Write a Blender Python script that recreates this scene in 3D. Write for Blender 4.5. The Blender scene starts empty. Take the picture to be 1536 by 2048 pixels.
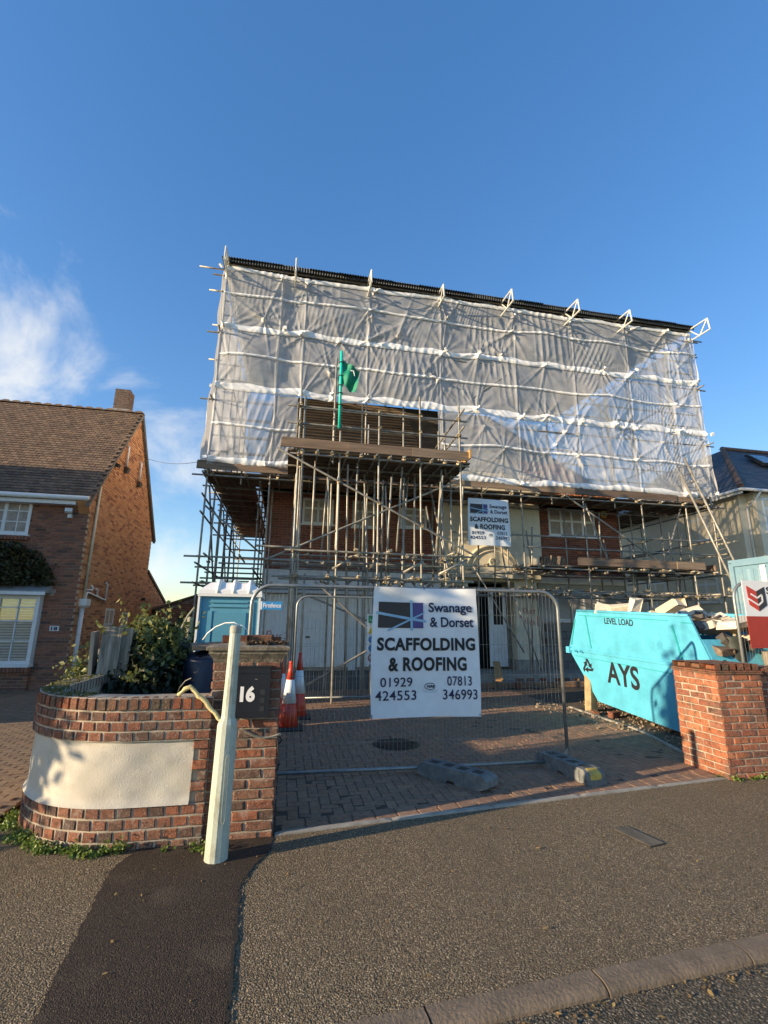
import bpy, math, random
import numpy as np
from mathutils import Vector, Matrix, Euler
random.seed(7); np.random.seed(7)
R = math.radians
S = bpy.context.scene
COL = S.collection

# ------------------------------------------------------------------ camera
CAMH = 1.65
F_PX, PITCH, YAW, ROLL = 953.3, R(13.03), R(11.17), R(0.675)
_fw = Vector((math.sin(YAW)*math.cos(PITCH), math.cos(YAW)*math.cos(PITCH), math.sin(PITCH)))
_r0 = Vector((math.cos(YAW), -math.sin(YAW), 0)); _u0 = _r0.cross(_fw)
_rc = _r0*math.cos(ROLL)+_u0*math.sin(ROLL); _uc = _u0*math.cos(ROLL)-_r0*math.sin(ROLL)
cd = bpy.data.cameras.new('camera'); cam = bpy.data.objects.new('camera', cd); COL.objects.link(cam)
cd.sensor_fit = 'HORIZONTAL'; cd.sensor_width = 36; cd.lens = F_PX/1536*36; cd.clip_start = 0.05; cd.clip_end = 2000
M = Matrix((( _rc.x,_uc.x,-_fw.x,0),(_rc.y,_uc.y,-_fw.y,0),(_rc.z,_uc.z,-_fw.z,CAMH),(0,0,0,1)))
cam.matrix_world = M
S.camera = cam
S.render.resolution_x = 768; S.render.resolution_y = 1024

# ------------------------------------------------------------------ light
SUN_EL = R(12.5); SUN_DIR = Vector((1, .26, 0)).normalized()
_d = Vector((SUN_DIR.x*math.cos(SUN_EL), SUN_DIR.y*math.cos(SUN_EL), -math.sin(SUN_EL)))
sl = bpy.data.lights.new('sun', 'SUN'); sl.energy = 3.9; sl.angle = R(0.53); sl.color = (1.0, .77, .49)
so = bpy.data.objects.new('sun', sl); COL.objects.link(so); so.rotation_euler = _d.to_track_quat('-Z', 'Y').to_euler(); so.location = (-20, -5, 12)
w = bpy.data.worlds.new('World'); S.world = w; w.use_nodes = True
nt = w.node_tree; nt.nodes.clear()
sky = nt.nodes.new('ShaderNodeTexSky'); sky.sky_type = 'NISHITA'; sky.sun_disc = False
sky.sun_elevation = SUN_EL; sky.sun_rotation = math.atan2(-SUN_DIR.x, -SUN_DIR.y)
sky.altitude = 0; sky.air_density = 1.0; sky.dust_density = 0.2; sky.ozone_density = 2.0
bg = nt.nodes.new('ShaderNodeBackground'); out = nt.nodes.new('ShaderNodeOutputWorld')
tc = nt.nodes.new('ShaderNodeTexCoord')
# clouds: noise in the direction vector, a bank low on the left and thin shreds elsewhere
mp = nt.nodes.new('ShaderNodeMapping'); mp.inputs['Location'].default_value = (12.4, 3.3, 2.2); mp.inputs['Scale'].default_value = (1, 1, 1.35)
nz = nt.nodes.new('ShaderNodeTexNoise'); nz.inputs['Scale'].default_value = 3.8; nz.inputs['Detail'].default_value = 9; nz.inputs['Roughness'].default_value = .58; nz.inputs['Distortion'].default_value = .35
nt.links.new(tc.outputs['Generated'], mp.inputs['Vector']); nt.links.new(mp.outputs[0], nz.inputs['Vector'])
dt = nt.nodes.new('ShaderNodeVectorMath'); dt.operation = 'DOT_PRODUCT'; dt.inputs[1].default_value = (-.72, .69, .0)
nt.links.new(tc.outputs['Generated'], dt.inputs[0])
cv = nt.nodes.new('ShaderNodeMapRange'); cv.inputs[1].default_value = .62; cv.inputs[2].default_value = .92; cv.inputs[3].default_value = -.20; cv.inputs[4].default_value = .15
nt.links.new(dt.outputs['Value'], cv.inputs[0])
ad = nt.nodes.new('ShaderNodeMath'); ad.operation = 'ADD'; nt.links.new(nz.outputs[0], ad.inputs[0]); nt.links.new(cv.outputs[0], ad.inputs[1])
cr = nt.nodes.new('ShaderNodeMapRange'); cr.interpolation_type = 'SMOOTHSTEP'; cr.inputs[1].default_value = .48; cr.inputs[2].default_value = .78; cr.inputs[4].default_value = .9
nt.links.new(ad.outputs[0], cr.inputs[0])
SKYK, CLOUDK = 0.15, 1.0
gm = nt.nodes.new('ShaderNodeGamma'); gm.inputs[1].default_value = .68
hs = nt.nodes.new('ShaderNodeHueSaturation'); hs.inputs['Saturation'].default_value = 1.56; hs.inputs['Value'].default_value = 1.10; hs.inputs['Hue'].default_value = .514
nt.links.new(sky.outputs[0], gm.inputs[0]); nt.links.new(gm.outputs[0], hs.inputs['Color']); sm = hs
mx = nt.nodes.new('ShaderNodeMix'); mx.data_type = 'RGBA'
nt.links.new(cr.outputs[0], mx.inputs[0]); nt.links.new(sm.outputs[0], mx.inputs[6]); mx.inputs[7].default_value = (2.75, 2.75, 2.7, 1)
nt.links.new(mx.outputs[2], bg.inputs['Color']); bg.inputs['Strength'].default_value = SKYK
nt.links.new(bg.outputs[0], out.inputs['Surface'])
vs = S.view_settings; vs.view_transform = 'Standard'; vs.look = 'None'; vs.gamma = 1; vs.use_curve_mapping = False; vs.exposure = 1.28
S.render.engine = 'CYCLES'
S.cycles.transparent_max_bounces = 16

# ------------------------------------------------------------------ material helpers
MATS = {}
def _nodes(name):
    m = bpy.data.materials.new(name); m.use_nodes = True
    t = m.node_tree; b = t.nodes['Principled BSDF']; return m, t, b
def N(t, typ, **kw):
    n = t.nodes.new(typ)
    for k, v in kw.items(): setattr(n, k, v)
    return n
def setin(n, d):
    for k, v in d.items(): n.inputs[k].default_value = v
def c4(c): return (c[0], c[1], c[2], 1)
def ramp(t, cols, interp='LINEAR'):
    r = N(t, 'ShaderNodeValToRGB'); r.color_ramp.interpolation = interp; e = r.color_ramp.elements
    while len(e) < len(cols): e.new(.5)
    for i, c in enumerate(cols):
        e[i].position = i/max(1, len(cols)-1); e[i].color = c4(c)
    return r
def pos(t): return N(t, 'ShaderNodeNewGeometry').outputs['Position']
def noise(t, vec, scale, detail=4, rough=.55):
    n = N(t, 'ShaderNodeTexNoise'); setin(n, {'Scale': scale, 'Detail': detail, 'Roughness': rough}); t.links.new(vec, n.inputs['Vector']); return n.outputs[0]
def mathn(t, op, a, b=None, c=None):
    n = N(t, 'ShaderNodeMath', operation=op)
    for i, x in enumerate((a, b, c)):
        if x is None: continue
        if isinstance(x, (int, float)): n.inputs[i].default_value = x
        else: t.links.new(x, n.inputs[i])
    return n.outputs[0]
def mrange(t, v, a, b, c=0, d=1):
    n = N(t, 'ShaderNodeMapRange'); setin(n, {1: a, 2: b, 3: c, 4: d}); t.links.new(v, n.inputs[0]); return n.outputs[0]
def mixc(t, f, a, b, blend='MIX'):
    n = N(t, 'ShaderNodeMix', data_type='RGBA', blend_type=blend)
    for i, x in ((0, f), (6, a), (7, b)):
        if isinstance(x, (int, float)): n.inputs[i].default_value = x
        elif isinstance(x, (tuple, list)): n.inputs[i].default_value = c4(x)
        else: t.links.new(x, n.inputs[i])
    return n.outputs[2]
def bump(t, b, h, strength=.3, dist=.01):
    n = N(t, 'ShaderNodeBump'); setin(n, {'Strength': strength, 'Distance': dist}); t.links.new(h, n.inputs['Height']); t.links.new(n.outputs[0], b.inputs['Normal']); return n
def rnd(t):
    g = N(t, 'ShaderNodeNewGeometry'); o = N(t, 'ShaderNodeObjectInfo')
    return mathn(t, 'FRACT', mathn(t, 'ADD', g.outputs['Random Per Island'], o.outputs['Random']))

def plain(name, col, rough=.6, metal=0, var=.12, scale=9, bmp=0, bscale=60, spec=.5, dirt=None, dirtamt=.4, dscale=3):
    if name in MATS: return MATS[name]
    m, t, b = _nodes(name); p = pos(t)
    c = ramp(t, [tuple(x*(1-var) for x in col), tuple(min(1, x*(1+var)) for x in col)]); t.links.new(mrange(t, noise(t, p, scale), .3, .7), c.inputs[0]); o = c.outputs[0]
    if dirt:
        o = mixc(t, mrange(t, noise(t, p, dscale, 7, .65), .5, .72, 0, dirtamt), o, dirt)
    t.links.new(o, b.inputs['Base Color']); setin(b, {'Roughness': rough, 'Metallic': metal, 'Specular IOR Level': spec})
    if bmp: bump(t, b, noise(t, p, bscale, 5, .6), bmp, .01)
    MATS[name] = m; return m
def varied(name, cols, rough=.85, blotch=.35, bscale=45, bmp=.5, stain=None, samt=.5, sscale=6, sthr=(.56, .7), bdist=.006, spec=.3, speck=None, grain=None):
    """colour picked per piece, with grain and staining: bricks, tiles, pavers, boards"""
    if name in MATS: return MATS[name]
    m, t, b = _nodes(name); p = pos(t)
    if grain:
        vm = N(t, 'ShaderNodeVectorMath', operation='MULTIPLY'); vm.inputs[1].default_value = grain; t.links.new(p, vm.inputs[0]); p = vm.outputs[0]
    c = ramp(t, cols); t.links.new(rnd(t), c.inputs[0])
    n1 = noise(t, p, bscale, 5, .65)
    o = mixc(t, mrange(t, n1, .35, .7, 0, blotch), c.outputs[0], (.03, .022, .018))
    if stain:
        n2 = noise(t, p, sscale, 8, .7); o = mixc(t, mrange(t, n2, sthr[0], sthr[1], 0, samt), o, stain)
    if speck:
        o = mixc(t, mrange(t, noise(t, p, 95, 3, .6), .60, .70, 0, .75), o, speck)
        o = mixc(t, mrange(t, noise(t, p, 13, 6, .75), .52, .66, 0, .7), o, (.035, .028, .024))
    t.links.new(o, b.inputs['Base Color']); setin(b, {'Roughness': rough, 'Specular IOR Level': spec})
    if bmp: bump(t, b, noise(t, p, bscale*2.2, 6, .7), bmp, bdist)
    MATS[name] = m; return m

mortar = plain('mortar', (.52, .42, .30), .95, bmp=.5, bscale=90, var=.25)
mortar_light = plain('mortar_light', (.36, .315, .25), .95, bmp=.5, bscale=90, var=.25, dirt=(.12, .1, .08), dscale=5)
mortar_grey = plain('mortar_grey', (.40, .34, .29), .95, bmp=.4, bscale=90, var=.2)
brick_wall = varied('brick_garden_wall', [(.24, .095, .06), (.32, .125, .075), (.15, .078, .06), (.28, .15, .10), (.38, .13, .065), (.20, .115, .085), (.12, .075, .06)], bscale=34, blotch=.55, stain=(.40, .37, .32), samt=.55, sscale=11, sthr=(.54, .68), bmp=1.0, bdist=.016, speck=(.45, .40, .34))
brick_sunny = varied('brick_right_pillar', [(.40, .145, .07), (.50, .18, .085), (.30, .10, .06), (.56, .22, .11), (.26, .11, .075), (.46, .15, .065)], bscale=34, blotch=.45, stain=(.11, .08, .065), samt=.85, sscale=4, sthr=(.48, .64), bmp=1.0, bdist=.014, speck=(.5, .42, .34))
brick_edge = varied('brick_coping', [(.24, .08, .045), (.33, .11, .055), (.13, .085, .06), (.19, .11, .07), (.30, .12, .07)], bscale=30, blotch=.5, stain=(.10, .095, .06), samt=.75, sscale=7, sthr=(.52, .68), bmp=1.0, bdist=.016, speck=(.38, .35, .27))
brick_front18 = varied('brick_purple_red', [(.25, .115, .075), (.33, .14, .085), (.19, .095, .07), (.37, .155, .09), (.28, .145, .10), (.11, .065, .055)], blotch=.25, bscale=25, bmp=.4)
brick_gable18 = varied('brick_orange_brown', [(.60, .29, .13), (.66, .33, .155), (.50, .23, .115), (.70, .37, .185), (.55, .26, .13), (.28, .11, .065), (.63, .31, .15)], blotch=.25, bscale=20, bmp=.4)  # orange brick, lightened to stand in for bounced light on the gable
brick16 = varied('brick_dark_red', [(.26, .085, .05), (.31, .10, .055), (.21, .07, .045), (.35, .125, .07), (.15, .055, .042)], blotch=.3, bscale=25, bmp=.3)
paver_mat = varied('paver_red_brown', [(.30, .185, .12), (.36, .22, .14), (.26, .175, .12), (.33, .19, .118), (.29, .19, .125)], blotch=.45, bscale=22, bmp=.9, stain=(.13, .095, .065), samt=.6, sscale=1.3)
paver18_mat = varied('paver_buff', [(.26, .18, .11), (.30, .21, .13), (.22, .15, .10), (.28, .19, .115)], blotch=.35, bscale=18, bmp=.7, stain=(.10, .085, .05), samt=.5, sscale=1.5)
joint_sand = plain('joint_sand', (.075, .055, .038), .98, bmp=.6, bscale=120, var=.35)
tile18 = varied('clay_tile_brown', [(.17, .115, .08), (.22, .15, .105), (.135, .095, .072), (.26, .175, .115), (.19, .135, .10)], blotch=.45, bscale=14, bmp=.6, stain=(.22, .21, .14), samt=.3, sscale=4)
tile16 = varied('clay_tile_orange', [(.42, .15, .065), (.36, .125, .06), (.48, .19, .085), (.31, .11, .06)], blotch=.35, bscale=18, bmp=.5)
slate = varied('slate_grey', [(.075, .085, .10), (.06, .07, .085), (.095, .105, .12), (.08, .085, .095)], rough=.55, blotch=.25, bscale=14, bmp=.3, spec=.5)
render_wall = plain('rough_render', (.53, .50, .43), .95, bmp=.75, bscale=120, var=.14, dirt=(.30, .27, .22), dirtamt=.55, dscale=4.5)
cream = plain('cream_render', (.74, .66, .50), .9, bmp=.25, bscale=60, var=.07, dirt=(.42, .37, .28), dscale=1.2)
cream16 = plain('cream_render_porch', (.70, .63, .48), .9, bmp=.2, bscale=60, var=.06, dirt=(.40, .34, .25), dscale=1.4)
greyrender = plain('grey_render', (.42, .41, .39), .9, bmp=.25, bscale=60, var=.08)
upvc = plain('white_plastic', (.78, .79, .79), .35, var=.03, dirt=(.5, .5, .47), dirtamt=.35, dscale=5)
upvc_dull = plain('weathered_white_paint', (.74, .74, .73), .5, var=.06, dirt=(.36, .35, .32), dscale=3)
pipe_cream = plain('cream_pipe_paint', (.62, .55, .40), .45, var=.08)
galv = plain('galvanised_steel', (.28, .27, .235), .48, .35, var=.3, scale=6, dirt=(.15, .10, .055), dirtamt=.8, dscale=5)
galv_fence = plain('fence_steel', (.27, .285, .28), .42, .6, var=.15, scale=16)
alu = plain('aluminium_beam', (.68, .68, .62), .45, .25, var=.12, scale=10)
coupler_mat = plain('coupler_steel', (.36, .30, .20), .6, .5, var=.35, scale=30, dirt=(.16, .07, .03), dirtamt=.7, dscale=14)
board_mat = varied('scaffold_board', [(.25, .175, .12), (.31, .225, .155), (.19, .135, .10), (.36, .27, .19), (.15, .115, .09)], blotch=.6, bscale=9, bmp=.6, stain=(.10, .07, .05), samt=.6, sscale=3, grain=(.12, 1, 2.2))
board_fresh = varied('fresh_board', [(.50, .27, .10), (.56, .32, .13)], blotch=.25, bscale=9, bmp=.4)
batten_mat = varied('roof_batten', [(.42, .28, .17), (.50, .34, .21), (.36, .24, .15)], blotch=.3, bscale=12)
felt = plain('roof_felt', (.085, .075, .065), .9, var=.3, scale=4)
wood_old = varied('weathered_wood', [(.40, .36, .30), (.48, .44, .37), (.32, .28, .235)], blotch=.85, bscale=26, bmp=1.0, grain=(1, 1, .06), bdist=.012, stain=(.10, .12, .06), samt=.4, sscale=5)
black_paint = plain('letterbox_paint', (.012, .014, .022), .35, var=.1)
lettering_white = plain('white_lettering', (.82, .82, .82), .5, var=.02)
lettering_black = plain('black_lettering', (.013, .013, .018), .6, var=.1)
lettering_navy = plain('navy_lettering', (.015, .017, .06), .6, var=.1)
cap_stone = plain('cap_stone', (.15, .13, .10), .95, bmp=.9, bscale=45, var=.35, dirt=(.32, .29, .22), dirtamt=.8, dscale=14)
concrete = plain('concrete', (.31, .29, .25), .9, bmp=.6, bscale=60, var=.2, dirt=(.13, .12, .10), dscale=5)
conc_lamp = plain('lamp_post_paint', (.43, .47, .40), .5, var=.12, scale=7, bmp=.3, bscale=30, dirt=(.22, .21, .15), dirtamt=.75, dscale=7)
kerb_mat = plain('kerb_concrete', (.17, .128, .085), .85, bmp=.8, bscale=55, var=.22, dirt=(.09, .075, .055), dscale=4)
red_plastic = plain('cone_red', (.62, .055, .022), .4, var=.12, dirt=(.30, .06, .03), dscale=8)
cone_white = plain('cone_white_sleeve', (.80, .80, .78), .45, var=.04, dirt=(.5, .48, .43), dscale=8)
rubber = plain('black_rubber', (.035, .033, .03), .8, var=.25, bmp=.4)
foot_grey = plain('fence_foot_plastic', (.13, .14, .14), .75, var=.2, bmp=.5, bscale=50, dirt=(.27, .25, .21), dirtamt=.6, dscale=9)
yellow_pl = plain('yellow_plastic', (.50, .36, .07), .6, var=.2, dirt=(.16, .13, .08), dirtamt=.8, dscale=14)
def skipmat(name, col):
    m, t, b = _nodes(name); p = pos(t)
    def st(v): 
        vm = N(t, 'ShaderNodeVectorMath', operation='MULTIPLY'); vm.inputs[1].default_value = v; t.links.new(p, vm.inputs[0]); return vm.outputs[0]
    o = mixc(t, mrange(t, noise(t, p, 2.2, 6, .65), .42, .68, 0, .55), col, tuple(x*.62 for x in col))
    o = mixc(t, mrange(t, noise(t, st((1, 9, 1.2)), 1.6, 6, .7), .58, .72, 0, .45), o, (.07, .34, .34))
    o = mixc(t, mrange(t, noise(t, st((1, 1.6, 14)), 2.6, 7, .75), .63, .68, 0, .6), o, (.03, .20, .22))
    o = mixc(t, mrange(t, noise(t, p, 9, 7, .75), .66, .72, 0, .8), o, (.16, .085, .04))
    t.links.new(o, b.inputs['Base Color']); setin(b, {'Roughness': .5, 'Specular IOR Level': .4})
    h = mathn(t, 'ADD', mathn(t, 'MULTIPLY', noise(t, p, 2.6, 3, .5), 1.0), mathn(t, 'MULTIPLY', noise(t, st((1, 1, 2)), 11, 4), .12))
    bump(t, b, h, .7, .05); MATS[name] = m; return m
skip_cyan = skipmat('skip_cyan_paint', (.095, .44, .62))
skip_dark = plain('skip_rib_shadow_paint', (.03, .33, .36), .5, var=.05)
toilet_blue = plain('toilet_blue_plastic', (.09, .30, .42), .5, var=.05, dirt=(.16, .36, .45), dscale=4)
toilet_white = plain('toilet_roof_plastic', (.78, .78, .76), .5, var=.03)
tarp_mat = plain('navy_tarpaulin', (.012, .016, .035), .45, var=.3, bmp=.7, bscale=6)
soil = plain('soil', (.10, .075, .05), .98, var=.5, scale=14, bmp=1.0, bscale=40)
iron = plain('cast_iron', (.055, .05, .045), .6, .6, var=.3, bmp=.6, bscale=50)
green_door = plain('green_door_paint', (.012, .07, .045), .5, var=.08)
container_blue = plain('container_blue_paint', (.15, .27, .35), .55, var=.06, dirt=(.40, .42, .40), dscale=2)
insul = varied('rubble_offcut', [(.62, .53, .38), (.70, .63, .50), (.52, .45, .35), (.75, .70, .60), (.58, .46, .28)], blotch=.2, bscale=14, bmp=.6)
rubble_dark = varied('rubble_dark', [(.08, .075, .07), (.14, .12, .10), (.22, .18, .14)], blotch=.4, bscale=14, bmp=.6)
flag_green = plain('flag_green', (.005, .22, .13), .7, var=.1)
pole_green = plain('pole_turquoise_paint', (.01, .55, .42), .5, var=.05)
bag_mat = plain('rubble_sack', (.045, .055, .05), .7, var=.3, bmp=.5, bscale=12)
blind = plain('white_blind', (.72, .73, .74), .6, var=.05)
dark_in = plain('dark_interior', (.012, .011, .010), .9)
sign_white = plain('sign_board', (.76, .77, .78), .5, var=.03)
sign_red = plain('sign_red', (.36, .035, .02), .5, var=.06)
sign_blue = plain('sign_blue', (.03, .25, .55), .5, var=.06)
sign_green = plain('sign_green', (.02, .30, .10), .5)
sign_yellow = plain('sign_yellow', (.80, .60, .03), .5)
spray_red = plain('red_spray_paint', (.42, .02, .03), .7)
alarm_yellow = plain('alarm_yellow', (.70, .46, .10), .5)
lead = plain('lead_flashing', (.30, .31, .32), .6, var=.25, bmp=.3)

def glassmat(name, col=(.03, .035, .04), rough=.05):
    m, t, b = _nodes(name); setin(b, {'Base Color': c4(col), 'Roughness': rough, 'Specular IOR Level': .8})
    bump(t, b, noise(t, pos(t), 1.7, 2), .08, .02); MATS[name] = m; return m
def clearglass(name):
    m = bpy.data.materials.new(name); m.use_nodes = True; t = m.node_tree; t.nodes.clear()
    o = N(t, 'ShaderNodeOutputMaterial'); g = N(t, 'ShaderNodeBsdfGlossy'); g.inputs['Roughness'].default_value = .03; ts = N(t, 'ShaderNodeBsdfTransparent'); ts.inputs[0].default_value = (.92, .95, .93, 1); x = N(t, 'ShaderNodeMixShader'); x.inputs[0].default_value = .86
    t.links.new(g.outputs[0], x.inputs[1]); t.links.new(ts.outputs[0], x.inputs[2]); t.links.new(x.outputs[0], o.inputs['Surface']); return m
glass = glassmat('window_glass'); glass_sky = glassmat('window_glass_blueish', (.10, .15, .19), .08)

def asphalt(name, lo, hi, tint, scale, stren, fine=0):
    m, t, b = _nodes(name); p = pos(t)
    wv = N(t, 'ShaderNodeTexNoise'); setin(wv, {'Scale': 30, 'Detail': 2}); t.links.new(p, wv.inputs['Vector'])
    ofs = N(t, 'ShaderNodeVectorMath', operation='SCALE'); ofs.inputs['Scale'].default_value = .02; t.links.new(wv.outputs['Color'], ofs.inputs[0])
    av = N(t, 'ShaderNodeVectorMath', operation='ADD'); t.links.new(p, av.inputs[0]); t.links.new(ofs.outputs[0], av.inputs[1])
    v = N(t, 'ShaderNodeTexVoronoi'); setin(v, {'Scale': scale}); t.links.new(av.outputs[0], v.inputs['Vector'])
    sp = N(t, 'ShaderNodeSeparateColor'); t.links.new(v.outputs['Color'], sp.inputs[0])
    c = ramp(t, [lo, tuple(x*1.2 for x in lo), tint, hi]); t.links.new(mathn(t, 'POWER', sp.outputs[0], 1.5), c.inputs[0])
    gap = mrange(t, v.outputs['Distance'], .30, .62, 0, .85)
    o = mixc(t, gap, c.outputs[0], tuple(x*.35 for x in lo))
    big = noise(t, p, .9, 6, .6); o = mixc(t, mrange(t, big, .42, .72, 0, .45), o, tuple(x*.6 for x in lo))
    mud = noise(t, p, 2.3, 5, .6); o = mixc(t, mrange(t, mud, .55, .75, 0, .35), o, (.16, .13, .09))
    crk = N(t, 'ShaderNodeTexVoronoi', feature='DISTANCE_TO_EDGE'); setin(crk, {'Scale': .55}); cw = N(t, 'ShaderNodeVectorMath', operation='ADD'); cs = N(t, 'ShaderNodeVectorMath', operation='SCALE'); cs.inputs['Scale'].default_value = .5
    cn = N(t, 'ShaderNodeTexNoise'); setin(cn, {'Scale': 2.2, 'Detail': 5}); t.links.new(p, cn.inputs['Vector']); t.links.new(cn.outputs['Color'], cs.inputs[0]); t.links.new(p, cw.inputs[0]); t.links.new(cs.outputs[0], cw.inputs[1]); t.links.new(cw.outputs[0], crk.inputs['Vector'])
    cm_ = mathn(t, 'MULTIPLY', mrange(t, crk.outputs['Distance'], .0, .010, 1, 0), mrange(t, noise(t, p, .8, 2), .5, .6, 0, .55)); o = mixc(t, cm_, o, tuple(x*.3 for x in lo))
    drk = noise(t, p, 1.7, 8, .7); o = mixc(t, mrange(t, drk, .56, .70, 0, .5), o, tuple(x*.45 for x in lo))
    t.links.new(o, b.inputs['Base Color']); setin(b, {'Roughness': .82, 'Specular IOR Level': .4})
    h = mathn(t, 'SUBTRACT', mathn(t, 'MULTIPLY', noise(t, p, scale*.7, 3), .6), mathn(t, 'MULTIPLY', v.outputs['Distance'], 1.0))
    bump(t, b, h, stren, .012)
    MATS[name] = m; return m
asph_path = asphalt('pavement_asphalt', (.20, .15, .088), (.62, .50, .33), (.34, .265, .165), 112, 1.0)
asph_patch = asphalt('patch_asphalt', (.044, .029, .019), (.16, .115, .072), (.058, .039, .026), 150, .6)
asph_road = asphalt('road_asphalt', (.11, .09, .06), (.42, .36, .25), (.20, .165, .11), 90, 1.0)

def sheetmat(name, transp, col, trans=.45):
    m = bpy.data.materials.new(name); m.use_nodes = True; t = m.node_tree; t.nodes.clear()
    o = N(t, 'ShaderNodeOutputMaterial'); d = N(t, 'ShaderNodeBsdfDiffuse'); tr = N(t, 'ShaderNodeBsdfTranslucent'); gl = N(t, 'ShaderNodeBsdfGlossy'); ts = N(t, 'ShaderNodeBsdfTransparent')
    d.inputs[0].default_value = c4(col); tr.inputs[0].default_value = c4(col); gl.inputs['Roughness'].default_value = .35; gl.inputs[0].default_value = (.9, .9, .9, 1)
    a = N(t, 'ShaderNodeMixShader'); a.inputs[0].default_value = trans; t.links.new(d.outputs[0], a.inputs[1]); t.links.new(tr.outputs[0], a.inputs[2])
    g = N(t, 'ShaderNodeMixShader'); g.inputs[0].default_value = .08; t.links.new(a.outputs[0], g.inputs[1]); t.links.new(gl.outputs[0], g.inputs[2])
    x = N(t, 'ShaderNodeMixShader'); t.links.new(g.outputs[0], x.inputs[1]); t.links.new(ts.outputs[0], x.inputs[2])
    p = pos(t); x_f = mrange(t, noise(t, p, 3, 4), .3, .7, transp-.09, transp+.09); t.links.new(x_f, x.inputs[0])
    t.links.new(x.outputs[0], o.inputs['Surface']); MATS[name] = m; return m
sheet_m = sheetmat('debris_sheeting', .42, (.66, .67, .69), .25)
side_m = sheetmat('side_sheeting', .12, (.88, .86, .82), .22)
band_m = sheetmat('sheeting_hem', .03, (.92, .92, .91), .12)

def leafmat(name, cols, rough=.5):
    m, t, b = _nodes(name); c = ramp(t, cols); g = N(t, 'ShaderNodeNewGeometry'); t.links.new(g.outputs['Random Per Island'], c.inputs[0])
    t.links.new(c.outputs[0], b.inputs['Base Color']); setin(b, {'Roughness': rough}); MATS[name] = m
    tr = N(t, 'ShaderNodeBsdfTranslucent'); t.links.new(c.outputs[0], tr.inputs[0]); mxs = N(t, 'ShaderNodeMixShader'); mxs.inputs[0].default_value = .25
    o = t.nodes['Material Output']; t.links.new(b.outputs[0], mxs.inputs[1]); t.links.new(tr.outputs[0], mxs.inputs[2]); t.links.new(mxs.outputs[0], o.inputs['Surface']); return m
leaf_dark = leafmat('shrub_leaf', [(.008, .016, .006), (.014, .026, .008), (.022, .038, .011), (.010, .018, .007)])
leaf_var = leafmat('variegated_leaf', [(.10, .13, .03), (.24, .24, .07), (.06, .10, .025), (.30, .29, .10)])
leaf_weed = leafmat('weed_leaf', [(.09, .16, .02), (.17, .25, .04), (.06, .11, .02), (.24, .30, .06)])
leaf_climb = leafmat('climber_leaf', [(.02, .03, .01), (.06, .065, .02), (.035, .045, .014), (.10, .085, .035), (.015, .02, .008)])
leaf_dead = leafmat('dead_leaf', [(.45, .30, .08), (.38, .24, .09), (.52, .40, .14)])
bark = plain('bark', (.09, .07, .05), .95, bmp=.8, bscale=30, var=.3)

# ------------------------------------------------------------------ mesh helpers
def tag(o, label=None, cat=None, group=None, kind=None):
    if label: o['label'] = label
    if cat: o['category'] = cat
    if group: o['group'] = group
    if kind: o['kind'] = kind
    return o
def empty(name, loc=(0, 0, 0), label=None, cat=None, group=None, kind=None):
    o = bpy.data.objects.new(name, None); COL.objects.link(o); o.location = loc; o.empty_display_size = .1
    bpy.context.view_layer.update() if False else None
    return tag(o, label, cat, group, kind)
def setparent(o, parent):
    """parent whose frame is a pure translation; keeps world coordinates"""
    if parent is None: return
    o.parent = parent
    base = Vector((0, 0, 0)); q = parent
    while q is not None: base += q.location; q = q.parent
    o.location = o.location - base
def link(me, name, mat, parent=None, smooth=False):
    if mat is not None: me.materials.append(mat)
    if smooth: me.polygons.foreach_set('use_smooth', [True]*len(me.polygons))
    o = bpy.data.objects.new(name, me); COL.objects.link(o); setparent(o, parent); return o
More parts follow.
